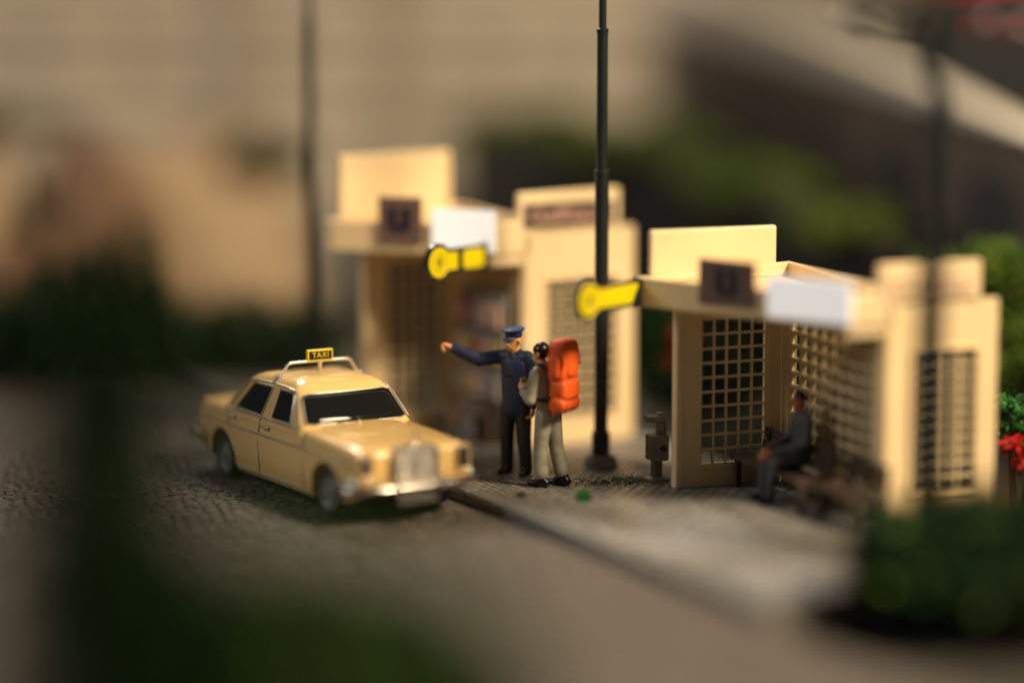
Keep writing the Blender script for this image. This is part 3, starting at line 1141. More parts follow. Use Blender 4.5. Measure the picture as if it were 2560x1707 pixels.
def capsule(p0, p1, r0, r1, flat=(1, 1), wide=None, n=16):
    p0, p1 = Vector(p0), Vector(p1)
    d = p1 - p0
    L = d.length
    z = d.normalized()
    x = Vector(wide) if wide else Vector((0, 1, 0.001))
    x = (x - z * x.dot(z)).normalized()
    y = z.cross(x)
    prof = []
    for k in range(5):
        a = R(-90 + 90 * k / 5)
        prof.append((r0 * math.cos(a), r0 * math.sin(a)))
    for k in range(6):
        prof.append((r0 + (r1 - r0) * k / 5, L * k / 5))
    for k in range(1, 6):
        a = R(90 * k / 5)
        prof.append((r1 * math.cos(a), L + r1 * math.sin(a)))
    vs, fs = [], []
    for r_, h in prof:
        for k in range(n):
            a = 2 * math.pi * k / n
            vs.append(p0 + z * h + x * (r_ * math.cos(a) * flat[0]) + y * (r_ * math.sin(a) * flat[1]))
    for i in range(len(prof) - 1):
        for k in range(n):
            fs.append((i * n + k, i * n + (k + 1) % n, (i + 1) * n + (k + 1) % n, (i + 1) * n + k))
    return vs, fs, (p0, z, x, y, L, r0, r1, flat)


def person(name, label, loc, rot, prims, mats, group=None, voxel=.0105, scale=1.0):
    """prims: (p0, p1, r0, r1, material index, flat, wide). One continuous body mesh, painted by region."""
    t = thing(name, label, 'person', loc, rot, group)
    t.scale = (scale,) * 3
    mb = MB()
    sdf = []
    for pr in prims:
        p0, p1, r0, r1, mi = pr[:5]
        flat = pr[5] if len(pr) > 5 else (1, 1)
        wide = pr[6] if len(pr) > 6 else None
        vs, fs, info = capsule(p0, p1, r0, r1, flat, wide)
        mb.add(vs, fs)
        sdf.append((info, mi))
    tmp_ = mb.build('tmp', mats)
    rm_ = tmp_.modifiers.new('remesh', 'REMESH')
    rm_.mode = 'VOXEL'
    rm_.voxel_size = voxel
    sm = tmp_.modifiers.new('smooth', 'SMOOTH')
    sm.factor = .5
    sm.iterations = 3
    me_ = evaluated_mesh(tmp_)
    bpy.data.objects.remove(tmp_)
    me_.materials.clear()
    for m_ in mats:
        me_.materials.append(MATS[m_])
    nP = len(me_.polygons)
    cen = np.empty(nP * 3)
    me_.polygons.foreach_get('center', cen)
    cen = cen.reshape(-1, 3)
    best = np.full(nP, 1e9)
    idx = np.zeros(nP, int)
    for (p0, z, x, y, L, r0, r1, flat), mi in sdf:
        q = cen - np.array(p0)
        h = q @ np.array(z)
        hh = np.clip(h, 0, max(L, 1e-6))
        rr = r0 + (r1 - r0) * hh / max(L, 1e-6)
        dx = (q @ np.array(x)) / flat[0]
        dy = (q @ np.array(y)) / flat[1]
        d = np.sqrt(dx * dx + dy * dy + (h - hh) ** 2) - rr
        upd = d < best
        best[upd] = d[upd]
        idx[upd] = mi
    me_.polygons.foreach_set('material_index', idx.tolist())
    shade(me_, 180)
    link('body', me_, t)
    return t


def hand(wrist, direction, palm_n, size, mi, curl=1.2, side=1):
    """palm, four curled fingers of different length, thumb on the side"""
    w = Vector(wrist)
    d = Vector(direction).normalized()
    nn_ = Vector(palm_n).normalized()
    sd_ = d.cross(nn_).normalized() * side
    out = []
    s_ = size
    pc = w + d * .045 * s_
    for k, off in enumerate((-.033, -.011, .011, .033)):
        out.append((w, w + d * .085 * s_ + sd_ * off * s_, .021 * s_, .019 * s_, mi))
        ln_ = (.058, .07, .066, .05)[k] * s_
        k0_ = w + d * .09 * s_ + sd_ * off * s_
        k1_ = k0_ + (d * math.cos(curl * .45) + nn_ * math.sin(curl * .45)) * ln_ * .55
        k2_ = k1_ + (d * math.cos(curl * 1.25) + nn_ * math.sin(curl * 1.25)) * ln_ * .5
        k3_ = k2_ + (d * math.cos(curl * 1.9) + nn_ * math.sin(curl * 1.9)) * ln_ * .4
        out += [(k0_, k1_, .0125 * s_, .0115 * s_, mi), (k1_, k2_, .0115 * s_, .0105 * s_, mi), (k2_, k3_, .0105 * s_, .0095 * s_, mi)]
    t0 = w + d * .03 * s_ + sd_ * .035 * s_
    t1 = t0 + (d * .6 + sd_ * .7 + nn_ * .25) * .045 * s_
    t2 = t1 + (d * .85 + sd_ * .05 + nn_ * .5) * .04 * s_
    out += [(t0, t1, .0155 * s_, .0135 * s_, mi), (t1, t2, .0135 * s_, .011 * s_, mi)]
    return out


def head(c, face, mi, s_=1.0):
    """skull, jaw, nose, brow, lips, ears; face = unit vector of the gaze"""
    c = Vector(c)
    f = Vector(face).normalized()
    up = Vector((0, 0, 1))
    l = up.cross(f).normalized()
    P = lambda a, b, c_: c + (f * a + l * b + up * c_) * s_
    out = [(P(-.02, 0, .03), P(.0, 0, .035), .088 * s_, .088 * s_, mi, (1, 1)),
           (P(.02, 0, -.03), P(.035, 0, -.06), .068 * s_, .05 * s_, mi),
           (P(.035, 0, -.085), P(.045, 0, -.09), .034 * s_, .03 * s_, mi),
           (P(.075, 0, .015), P(.098, 0, -.022), .012 * s_, .017 * s_, mi),
           (P(.072, -.03, .028), P(.072, .03, .028), .014 * s_, .014 * s_, mi),
           (P(.074, -.016, -.056), P(.074, .016, -.056), .011 * s_, .011 * s_, mi),
           (P(-.01, .085, .012), P(-.015, .09, -.022), .021 * s_, .015 * s_, mi),
           (P(-.01, -.085, .012), P(-.015, -.09, -.022), .021 * s_, .015 * s_, mi)]
    return out


def hair_shell(parent, c, face, s_, matname, cut=-.03, back=-.085):
    """close-cropped hair: an offset cap over the skull, open at the face and round the ears"""
    c = Vector(c)
    f = Vector(face).normalized()
    up = Vector((0, 0, 1))
    l = up.cross(f).normalized()
    mb = MB()
    n_, m_ = 26, 14
    vs = []
    for i in range(m_ + 1):
        for k in range(n_):
            a = 2 * math.pi * k / n_
            ca_ = math.cos(a)                      # 1 = front
            low = back if ca_ < -.15 else (cut + .065 if ca_ > .45 else cut - .01)
            if -.15 <= ca_ <= .45:
                low = back + (cut + .045 - back) * (ca_ + .15) / .6
            zt_ = 1 - (i / m_)
            zlow = low
            z = .145 * 1.0
            ph = math.asin(max(-1, min(1, (zlow - .03) / .1)))
            t_ = math.pi / 2 + (ph - math.pi / 2) * (i / m_)
            r_ = .099 + .003 * math.sin(9 * a + i) 
            p = (f * (math.cos(t_) * ca_ * r_ - .012) + l * (math.cos(t_) * math.sin(a) * r_ * .98) + up * (math.sin(t_) * r_ * 1.02 + .033)) * s_
            vs.append(c + p)
    fs = [(i * n_ + k, i * n_ + (k + 1) % n_, (i + 1) * n_ + (k + 1) % n_, (i + 1) * n_ + k) for i in range(m_) for k in range(n_)]
    mb.add(vs, fs)
    o = mb.build('hair', matname, parent, smooth=180)
    so = o.modifiers.new('thick', 'SOLIDIFY')
    so.thickness = .012
    so.offset = -1
    return o


# man in the blue cap, pointing
f_a = math.atan2(-.86, -.50)
prims = []
S, T, K, H, B = 0, 1, 2, 3, 4      # skin, jacket, trousers, shoes, collar
for sy in (-1, 1):
    prims += [((0, sy * .10, .82), (.01, sy * .115, .46), .105, .085, K), ((.01, sy * .115, .46), (-.01, sy * .13, .10), .085, .075, K),
              ((-.01, sy * .13, .06), (-.01, sy * .13, .09), .078, .075, K), ((-.03, sy * .13, .035), (.12, sy * .15, .032), .05, .042, H)]
prims += [((0, 0, .80), (0, 0, .95), .165, .165, T, (1.12, .82)), ((0, 0, .95), (0, 0, 1.30), .165, .175, T, (1.15, .80)), ((0, -.15, 1.41), (0, .15, 1.41), .085, .085, T),
          ((0, 0, 1.36), (0, 0, 1.44), .13, .09, T), ((.02, 0, 1.45), (.035, 0, 1.53), .062, .058, S), ((.13, .0, 1.22), (.07, .0, 1.42), .03, .045, B),
          ((.03, -.05, 1.455), (.03, .05, 1.455), .05, .05, T)]
# right arm thrown out to the side, left arm hanging
sh, el, wr = Vector((0, -.20, 1.40)), Vector((.13, -.44, 1.36)), Vector((.23, -.70, 1.475))
prims += [(sh, el, .085, .085, T), (el, wr, .086, .068, T)]
prims += hand(wr + (wr - el).normalized() * .02, (wr - el), (.2, .2, -1), 1.35, S, 1.35, -1)
sh, el, wr = Vector((0, .20, 1.38)), Vector((-.02, .27, 1.10)), Vector((.06, .27, .86))
prims += [(sh, el, .082, .066, T), (el, wr, .066, .055, T)]
prims += hand(wr, (.1, 0, -1), (.0, -1, 0), 1.1, S, .8, 1)
hc = Vector((.055, 0, 1.605))
gaze = Vector((.95, -.40, -.14))
prims += head(hc, gaze, S, 1.02)
man = person('person', 'man in blue cap and navy jacket pointing with outstretched arm', (.05, .75, PAVE_Z), f_a, prims, ['skin', 'navy', 'black_cloth', 'boot', 'black_cloth'])
cap = MB()
CM = Matrix.Translation(hc + Vector((-.012, 0, .045))) @ gaze.to_track_quat('X', 'Z').to_matrix().to_4x4()
cap.lathe([(.096, .0), (.099, .03), (.098, .050), (.132, .082), (.138, .096), (.122, .108), (.06, .117), (.004, .119)], 30, M=CM, cap=False)
capo = cap.build('cap', 'cap_blue', man, smooth=40)
capo.modifiers.new('thick', 'SOLIDIFY').thickness = .008
vz = MB()
vp = []
for a in np.linspace(-62, 62, 13):
    vp.append((.094 * math.cos(R(a)), .096 * math.sin(R(a)), .012))
for a in np.linspace(62, -62, 13):
    vp.append((.094 * math.cos(R(a)) + .062 * math.cos(R(a * 1.4)), .100 * math.sin(R(a)), -.018 * math.cos(R(a * 1.3))))
vz.add([CM @ Vector(p) for p in vp], [(i, i + 1, 24 - i, 25 - i) for i in range(12)])
vo = vz.build('visor', 'cap_blue', capo, smooth=60)
vo.modifiers.new('thick', 'SOLIDIFY').thickness = .008
capb = MB()
capb.lathe([(.101, .022), (.1025, .024), (.1025, .044), (.100, .046)], 30, M=CM, cap=False)
capb.build('cap_band', 'navy', capo, smooth=40)

# hiker
f_h = math.atan2(.55, -.84)
prims = []
S, T, K, H, B = 0, 1, 2, 3, 4
# local: +x forward, +y his left (toward camera-left/near side), hips a little behind the shoulders
lean = lambda z: .045 * (z - .9)
prims += [((-.02, .085, .86), (.015, .10, .48), .108, .086, K), ((.015, .10, .48), (.02, .105, .21), .086, .088, K),
          ((-.03, -.085, .86), (-.06, -.11, .47), .108, .088, K), ((-.06, -.11, .47), (-.125, -.12, .21), .088, .088, K),
          ((.005, .105, .17), (.01, .105, .21), .092, .09, K), ((-.13, -.12, .17), (-.125, -.12, .21), .092, .09, K)]
for x_, y_ in ((.0, .105), (-.145, -.12)):
    prims += [((x_ - .01, y_, .06), (x_ - .005, y_, .12), .07, .068, H), ((x_ - .05, y_, .052), (x_ + .055, y_ + .01, .05), .062, .055, H), ((x_ + .055, y_ + .01, .045), (x_ + .145, y_ + .02, .036), .05, .038, H)]
prims += [((-.02, 0, .86), (-.02, 0, .96), .145, .14, K, (1.18, .88)), ((-.015, 0, .97), (.03, 0, 1.28), .15, .16, T, (1.15, .80)), ((.03, -.13, 1.35), (.03, .13, 1.35), .08, .08, T),
          ((.03, 0, 1.30), (.045, 0, 1.40), .12, .08, T), ((.05, 0, 1.40), (.07, 0, 1.46), .058, .055, S), ((-.018, -.02, .935), (-.018, .02, .935), .142, .142, B, (1.0, .9))]
prims[-1] = ((-.02, 0, .962), (-.02, 0, .966), .146, .146, T, (1.18, .88))
for sy in (1, -1):
    sh, el, wr = Vector((.03, sy * .185, 1.33)), Vector((.075, sy * .235, 1.035)), Vector((.245, sy * .115, 1.10))
    prims += [(sh, el, .074, .066, T), (el, wr, .066, .05, T)]
    prims += hand(wr, (.5, -sy * .35, .75), (.2, -sy * .9, .1), 1.0, S, .9, -sy)
hc = Vector((.085, 0, 1.545))
gz = Vector((1, .12, -.10))
prims += head(hc, gz, S, 1.0)
hiker = person('person', 'hiker with black hair and khaki clothes seen from behind beside the orange pack', (.40, .05, PAVE_Z), f_h, prims, ['skin', 'khaki', 'khaki', 'boot', 'khaki'])
hair_shell(hiker, hc, gz, 1.04, 'hair_black', -.02, -.07)
for sy in (1, -1):
    st = MB()
    st.tube([(-.135, sy * .105, 1.36), (-.05, sy * .115, 1.425), (.03, sy * .12, 1.438), (.10, sy * .125, 1.385), (.155, sy * .13, 1.27), (.13, sy * .17, 1.13), (.0, sy * .19, 1.04), (-.15, sy * .14, 1.02)], .021, 6, flat=1.0)
    st.build('shoulder_strap', 'strap', hiker, smooth=60)

# backpack, worn on his back (local -x)
bpk = thing('backpack', 'tall orange backpack carried on the back of the hiker', 'backpack', (.40, .05, PAVE_Z), f_h)


def rbox(mb, c, r, p=.42, n=28, m=16, tilt=0.0):
    mb.ellip(c, r, n, m, p=p, M=Matrix.Rotation(tilt, 3, 'Y'))


m_ = MB(); rbox(m_, (-.235, 0, 1.47), (.120, .188, .265), .45, tilt=R(-3)); m_.build('main_bag', 'orange', bpk, smooth=180)
m_ = MB(); rbox(m_, (-.235, 0, 1.60), (.128, .195, .150), .62, tilt=R(-3)); m_.build('lid', 'orange', bpk, smooth=180)
m_ = MB(); rbox(m_, (-.325, 0, 1.46), (.055, .115, .155), .55); pk = m_.build('front_pocket', 'orange', bpk, smooth=180)
for zz in (1.40, 1.455):
    m_ = MB(); m_.tube([(-.27, -.125, zz), (-.34, -.10, zz - .01), (-.384, 0, zz - .012), (-.34, .10, zz - .01), (-.27, .125, zz)], .009, 6); m_.build('pocket_seam', 'orange', pk, smooth=60)
m_ = MB(); rbox(m_, (-.25, 0, 1.165), (.122, .190, .125), .45); m_.build('lower_bag', 'orange', bpk, smooth=180)
m_ = MB(); m_.tube([(-.245, -.19, .995), (-.245, -.175, .995), (-.245, .175, .995), (-.245, .19, .995)], [.085, .102, .102, .085], 18); m_.build('bed_roll', 'orange', bpk, smooth=50)
for yy in (-.12, .13):
    m_ = MB(); m_.tube([(-.19, yy, .95), (-.18, yy, .90), (-.185, yy, .845 if yy > 0 else .86)], [.022, .017, .013], 6); m_.build('strap_end', 'orange', bpk, smooth=60)
for sy in (-1, 1):
    for rr_ in (.10, .145, .19):
        m_ = MB(); m_.tube([(-.235 + rr_ * .62 * math.cos(a), sy * (.196 - .02 * abs(math.cos(a))), 1.44 + rr_ * 1.25 * math.sin(a)) for a in np.linspace(0, math.pi, 15)], .010, 6); m_.build('side_seam', 'orange', bpk, smooth=60)
    m_ = MB(); rbox(m_, (-.225, sy * .185, 1.44), (.07, .04, .14), .6); m_.build('side_pocket', 'orange', bpk, smooth=180)

mp = MB()
mp.add([(.275, .09, 1.13), (.29, -.04, 1.13), (.315, -.04, 1.25), (.30, .095, 1.25), (.285, .09, 1.13), (.30, -.04, 1.13), (.325, -.04, 1.25), (.31, .095, 1.25)],
       [(0, 1, 2, 3), (4, 7, 6, 5), (0, 4, 5, 1), (1, 5, 6, 2), (2, 6, 7, 3), (3, 7, 4, 0)])
mo = mp.build('folded_map', 'paper')
mo.location = (.40, .05, PAVE_Z)
mo.rotation_euler = (0, 0, f_h)
tag(mo, 'pale folded sheet held up by the hiker', 'map')

# ---------------------------------------------------------------- benches and the seated man
BA = R(22)


def bench(p, length, label):
    t = thing('bench', label, 'bench', p, BA, 'dark benches in the near kiosk')
    t.scale = (.95, 1, .83)
    # local: -x is the front edge (street), y along the bench
    for i, (x0, x1) in enumerate(((-.42, -.29), (-.28, -.15), (-.14, -.01))):
        b = MB(); b.box((x0, -length, .40), (x1, 0, .445)); b.build('seat_board', 'bench_brown', t, bevel=.01)
    for z0, z1, dx in ((.50, .63, .03), (.66, .80, .065)):
        b = MB(); b.box((dx, -length, z0), (dx + .04, 0, z1)); b.build('back_board', 'bench_brown', t, bevel=.01)
    for y in (-.09, -length + .03):
        b = MB(); b.box((-.40, y - .06, 0), (-.33, y, .398)); b.build('leg', 'bench_brown', t, bevel=.008)
        b = MB(); b.prism([(-.06, 0), (.0, 0), (.105, .82), (.055, .82), (.012, .44), (-.06, .398)], y - .06, y, M=Matrix(((1, 0, 0, 0), (0, 0, 1, 0), (0, 1, 0, 0), (0, 0, 0, 1)))); b.build('leg', 'bench_brown', t, bevel=.006)
        b = MB(); b.box((-.40, y - .05, .36), (.0, y - .01, .397)); b.build('rail', 'bench_brown', t)
    return t


ca, sa = math.cos(BA), math.sin(BA)


def kq(x, y, z=PAVE_Z):
    return Vector((kq2.x + ca * x - sa * y, kq2.y + sa * x + ca * y, z))


bench(kq(-.30, -.05), 1.68, 'dark brown bench under the man sitting in the near kiosk')
bench(kq(-.22, -1.93), .85, 'short dark bench in shade beside the end wall of the near kiosk')

prims = []
S, T, K, H = 0, 1, 2, 3
for sy in (-1, 1):
    prims += [((0, sy * .10, .53), (.40, sy * .12, .52), .10, .08, K), ((.40, sy * .12, .52), (.44, sy * .12, .13), .078, .06, K), ((.42, sy * .12, .05), (.56, sy * .135, .042), .052, .04, H),
              ((.435, sy * .12, .06), (.44, sy * .12, .14), .062, .062, K)]
prims += [((-.02, 0, .56), (-.06, 0, .80), .15, .15, T, (1.12, .85)), ((-.06, 0, .80), (-.06, 0, 1.02), .155, .155, T, (1.15, .8)), ((-.06, -.13, 1.08), (-.06, .13, 1.08), .08, .08, T),
          ((-.06, 0, 1.06), (-.05, 0, 1.13), .11, .075, T), ((-.045, 0, 1.12), (-.02, 0, 1.20), .056, .052, S)]
for sy, wr in ((1, Vector((.33, .07, .66))), (-1, Vector((.36, -.11, .67)))):
    sh, el = Vector((-.06, sy * .19, 1.05)), Vector((.0, sy * .24, .76))
    prims += [(sh, el, .074, .064, T), (el, wr, .064, .05, T)]
    prims += hand(wr, (wr - el) + Vector((0, 0, -.05)), (0, 0, -1), 1.15, S, .8, -sy)
hc = Vector((-.005, 0, 1.285))
gz = Vector((1, 0.1, -.12))
prims += head(hc, gz, S, 1.0)
sit = person('person', 'man in grey-blue clothes sitting on the dark bench, hands on lap', kq(-.33, -1.05, PAVE_Z), BA + math.pi - .08, prims, ['skin_red', 'blue_grey', 'blue_grey', 'boot'], scale=.88)
hair_shell(sit, hc, gz, 1.05, 'hair_black', -.02, -.08)

# goods seen inside the far kiosk
kx1, ky1 = math.cos(R(32)), math.sin(R(32))


def kf(x, y, z=PAVE_Z):
    return Vector((kq1.x + kx1 * x - ky1 * y, kq1.y + ky1 * x + kx1 * y, z))


rk = thing('magazine_rack', 'dark rack of coloured magazines inside the far kiosk', 'rack', kf(-.10, -.25), R(32))
b = MB(); b.box((-.04, -1.15, .0), (.0, -.02, 1.9)); b.build('back_panel', 'mag_grey', rk)
for j in range(3):
    b = MB(); b.box((-.16, -1.15, .55 + j * .45), (-.041, -.02, .58 + j * .45)); b.build('shelf', 'bench_brown', rk)
for j in range(3):
    for i in range(5):
        b = MB(); b.box((-.13, -1.11 + i * .22, .585 + j * .45), (-.10, -.93 + i * .22, .87 + j * .45))
        b.build('magazine', random.choice(['mag_pink', 'mag_yellow', 'mag_grey', 'mag_pink', 'mag_red']), rk)
rp = MB(); rp.box((-.40, -.03, .35), (.40, .03, 1.15))
rpo = rp.build('red_poster_stand', 'mag_red', None, bevel=.01)
rpo.location = kf(-.75, .55); rpo.rotation_euler = (0, 0, R(32))
tag(rpo, 'dull red advertising board behind the glass of the far kiosk', 'board')
bt_ = thing('bench', 'dark bench inside the far kiosk behind the pointing man', 'bench', kf(-.55, -1.05), R(32))
b = MB(); b.box((-.35, -.2, .40), (.40, .2, .46)); b.build('seat_board', 'bench_brown', bt_, bevel=.01)
for x_ in (-.30, .30):
    b = MB(); b.box((x_ - .04, -.18, 0), (x_ + .04, .18, .398)); b.build('leg', 'bench_brown', bt_)


# ---------------------------------------------------------------- plants
def leaves(mb, blobs, count, size, mats=1, shell=.55, weights=None):
    """leaf-sized faces scattered through ellipsoid clumps"""
    vol = np.array([b[1][0] * b[1][1] * b[1][2] for b in blobs]) ** .8
    vol = vol / vol.sum()
    which = rng.choice(len(blobs), count, p=vol)
    for w in which:
        c, r_ = blobs[w][:2]
        d = rng.normal(size=3)
        d /= np.linalg.norm(d)
        rad = shell + (1 - shell) * rng.random() ** .6
        p = np.array(c) + d * np.array(r_) * rad * (1 + .12 * rng.normal())
        if p[2] < .01:
            continue
        a = rng.normal(size=3); a /= np.linalg.norm(a)
        b_ = np.cross(a, d + .4 * rng.normal(size=3)); b_ /= (np.linalg.norm(b_) + 1e-6)
        s_ = size * (.6 + .8 * rng.random())
        mb.add([p - a * s_, p + b_ * s_ * .45, p + a * s_, p - b_ * s_ * .45], [(0, 1, 2, 3)], int(rng.choice(mats, p=weights)))


def mesh_raw(mb, name, mats, parent=None):
    me_ = bpy.data.meshes.new(name)
    me_.from_pydata(mb.v, [], mb.f)
    for m_ in mats:
        me_.materials.append(MATS[m_])
    me_.polygons.foreach_set('material_index', mb.m)
    o = bpy.data.objects.new(name, me_)
    COL.objects.link(o)
    o.parent = parent
    return o


def shrub(label, loc, blobs, count, size, mats, weights, name='shrub', cat='shrub', stems=5, group=None, flowers=None):
    t = thing(name, label, cat, loc, 0, group)
    mb = MB()
    leaves(mb, blobs, count, size, len(mats), .35, weights)
    mesh_raw(mb, 'foliage', mats, t)
    st_ = MB()
    for i in range(stems):
        b_ = blobs[i % len(blobs)]
        c, r_ = b_[0], b_[1]
        st_.tube([(c[0] * .4, c[1] * .4, -.1), (c[0] * .8, c[1] * .8, c[2] * .5), (c[0] + random.uniform(-.3, .3) * r_[0], c[1], c[2] + r_[2] * .5)], [.05, .035, .012], 6)
    st_.build('stem', 'bark', t)
    if flowers:
        for (x, y, z, r_, m_) in flowers:
            f_ = MB()
            leaves(f_, [((x, y, z), (r_, r_ * .8, r_ * .75))], 90, r_ * .34, 1, .3)
            f_.build('blossom', m_, t)
    return t


# foreground: conifer at the left, bush under it, bush at the right
cf = thing('conifer', 'tall dark conifer out of focus in the left foreground', 'tree', (-2.62, -14.4, 0))
b = MB(); b.tube([(0, 0, -.3), (.03, .02, 1.2), (-.02, .0, 2.6), (0, 0, 4.5)], [.09, .075, .05, .02], 10); b.build('trunk', 'bark', cf, smooth=60)
mb = MB()
for k in range(26):
    z = .9 + 3.8 * k / 25
    rr = (.68 + .14 * math.sin(k * 1.7)) * (1 - (k / 25) ** 4) + .12
    for j in range(9):
        a = 2.4 * k + j * 2 * math.pi / 9 + random.uniform(-.2, .2)
        tip = Vector((math.cos(a) * rr, math.sin(a) * rr, z - .12))
        root = Vector((0, 0, z + .05))
        for q in range(15):
            t_ = .12 + .88 * q / 14
            p = root.lerp(tip, t_)
            sdv = Vector((-math.sin(a), math.cos(a), 0)) * (1 if q % 2 else -1)
            e = p + (sdv * .6 + Vector((math.cos(a), math.sin(a), -.25)) * .5) * .22
            mb.add([p, p + Vector((0, 0, .07)), e, p - Vector((0, 0, .055))], [(0, 1, 2, 3)], random.choice((0, 0, 1)))
mesh_raw(mb, 'crown', ['leaf_dark', 'leaf_mid'], cf)
shrub('low dark green bush out of focus at the bottom edge', (-1.2, -13.4, 0),
      [((-.95, 0, 1.62), (.62, .6, .80)), ((-.3, .2, 1.66), (.68, .6, .75)), ((.40, .1, 1.50), (.62, .6, .72)), ((.90, 0, 1.22), (.5, .5, .7)), ((0, -.2, .9), (1.2, .6, .8))], 11000, .12, ['leaf_dark', 'leaf_mid', 'leaf_light'], [.35, .50, .15])
shrub('dark green bush with orange blossoms before the near kiosk', (4.35, -5.35, 0),
      [((-.55, 0, .50), (.55, .55, .58)), ((.15, .1, .60), (.65, .6, .62)), ((.9, 0, .62), (.7, .6, .62)), ((1.7, 0, .65), (.7, .6, .62)), ((.4, -.45, .35), (1.1, .4, .40)), ((-.2, -.2, .35), (.6, .5, .4))], 13000, .09,
      ['leaf_dark', 'leaf_mid', 'leaf_light'], [.60, .36, .04], flowers=[(-.15, .1, 1.15, .07, 'petal_orange'), (.35, .15, 1.18, .08, 'petal_orange'), (.62, .2, 1.14, .06, 'petal_orange'), (1.1, .1, 1.2, .07, 'petal_orange')])
# planting beside the near kiosk
shrub('plant with big red blossoms at the right edge behind the kiosk', (5.88, -.05, 0), [((-.1, 0, .95), (.28, .25, .30)), ((.2, .05, .75), (.35, .3, .5))], 1500, .05, ['leaf_mid', 'grass_green', 'leaf_light'], [.4, .4, .2],
      name='flowering_plant', cat='plant', flowers=[(-.12, -.35, .70, .17, 'petal_red'), (.18, -.3, .62, .18, 'petal_red'), (-.02, -.4, .48, .13, 'petal_red')])
shrub('bright yellow-green shrub rising behind the near kiosk', (6.3, 4.0, 0), [((-.75, 0, 2.0), (.5, .5, .45)), ((-.1, 0, 2.15), (.55, .5, .45)), ((.5, 0, 1.85), (.6, .5, .5)), ((1.15, 0, 1.7), (.6, .5, .45)), ((0, 0, 1.1), (1.2, .6, .8))], 6500, .075,
      ['leaf_light', 'leaf_olive', 'leaf_mid'], [.55, .15, .30])
shrub('dark shrub in the gap between the two kiosks', (2.25, 5.2, 0), [((0, 0, .8), (.7, .6, .8)), ((.6, 0, .6), (.5, .5, .6)), ((-.4, 0, 1.3), (.4, .4, .5))], 3500, .08, ['leaf_dark', 'leaf_mid'], [.75, .25],
      flowers=[(.05, -.5, 1.2, .16, 'petal_red'), (-.1, -.55, .9, .12, 'petal_red')])

# little tufts and scattered flock on the pavement
def tuft(p, r_, h, m_, label):
    mb = MB()
    for k in range(90):
        a = random.uniform(0, 2 * math.pi)
        q = r_ * random.random() ** .5
        x, y = q * math.cos(a), q * math.sin(a)
        hh = h * (1 - .5 * (q / r_) ** 2) * random.uniform(.6, 1.1)
        dx, dy = random.uniform(-.03, .03) + x * .5, random.uniform(-.03, .03) + y * .5
        w = .007
        mb.add([(x - w, y, 0), (x + w, y, 0), (x + dx + w * .3, y + dy, hh), (x + dx - w * .3, y + dy, hh)], [(0, 1, 2, 3)])
    o = mb.build('grass_tuft', m_)
    o.location = p
    return tag(o, label, 'grass tuft')


tuft((.82, -.80, PAVE_Z), .075, .15, 'grass_green', 'bright green tuft of grass on the pavement')
tuft((.10, -.56, PAVE_Z), .05, .06, 'grey_green', 'tiny grey-green tuft near the kerb')
mo_ = MB()
for k in range(260):
    a = rng.normal(size=2)
    x, y = 1.36 + a[0] * .26, .33 + a[1] * .16
    if math.hypot(x - 1.07, y - 1.22) < .2:
        continue
    s_ = random.uniform(.004, .011)
    M = Matrix.Translation((x, y, PAVE_Z + .006)) @ Matrix.Rotation(random.uniform(0, 6), 4, 'Z')
    mo_.box((-s_, -s_ * .7, -.006), (s_, s_ * .7, s_ * 1.3), 0 if random.random() < .55 else 1, M=M)
mo_o = mesh_raw(mo_, 'loose_flock', ['moss', 'grit'])
mo_o['kind'] = 'stuff'
mo_o['label'] = 'loose green flock and grit scattered around the call box'
mo_o['category'] = 'flock'

# ---------------------------------------------------------------- background
hg = thing('hedge', 'low dark hedge across the road behind the taxi', 'hedge', (-5.6, 7.9, 0))
mb = MB()
leaves(mb, [((-4.6 + .9 * i, random.uniform(-.15, .15), .62), (.75, .6, .72 + random.uniform(-.08, .12))) for i in range(9)], 9000, .085, 2, .3, [.8, .2])
mesh_raw(mb, 'foliage', ['leaf_dark', 'leaf_mid'], hg)
for i in range(9):
    b = MB()
    b.tube([(-4.6 + .9 * i, 0, -.3), (-4.6 + .9 * i, 0, .8)], .05, 6)
    b.build('stem', 'bark', hg)
shrub('tall dark conifer clump at the left above the hedge', (-6.9, 10.5, 0), [((0, 0, .7), (.75, .6, .75)), ((.8, 0, .9), (.5, .5, .8)), ((1.15, 0, 1.35), (.35, .4, .75)), ((-1, 0, .6), (.8, .5, .6))], 2600, .1, ['leaf_dark', 'leaf_mid'], [.75, .25], name='dark_shrub')


def wall_block(name, label, cat, poly, y, thick, m_, courses=None):
    """upright slab: polygon in X-Z at depth y"""
    t = thing(name, label, cat, (0, y, 0))
    b = MB()
    b.prism(poly, 0, thick, M=Matrix(((1, 0, 0, 0), (0, 0, 1, 0), (0, 1, 0, 0), (0, 0, 0, 1))))
    b.build('wall', m_, t)
    return t


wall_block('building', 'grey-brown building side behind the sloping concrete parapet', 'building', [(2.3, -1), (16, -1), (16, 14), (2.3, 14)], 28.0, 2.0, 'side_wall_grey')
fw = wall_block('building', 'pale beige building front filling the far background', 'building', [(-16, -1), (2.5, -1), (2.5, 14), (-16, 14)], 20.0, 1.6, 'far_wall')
for i, z in enumerate((3.0, 3.88, 4.68, 5.5)):
    b = MB(); b.box((-16, -.14, z), (2.52, -.004, z + .15)); b.build('string_course', 'far_course', fw)
for x in (-5.4, -2.3):
    b = MB(); b.box((x, -.2, -.9), (x + .5, -.145, 9)); b.build('pilaster', 'far_course', fw)
for x in (-9.2, -7.2, -4.4, -.9, 1.0):
    b = MB(); b.box((x, -.03, 4.12), (x + .7, -.005, 4.6)); b.build('window', 'far_course', fw)


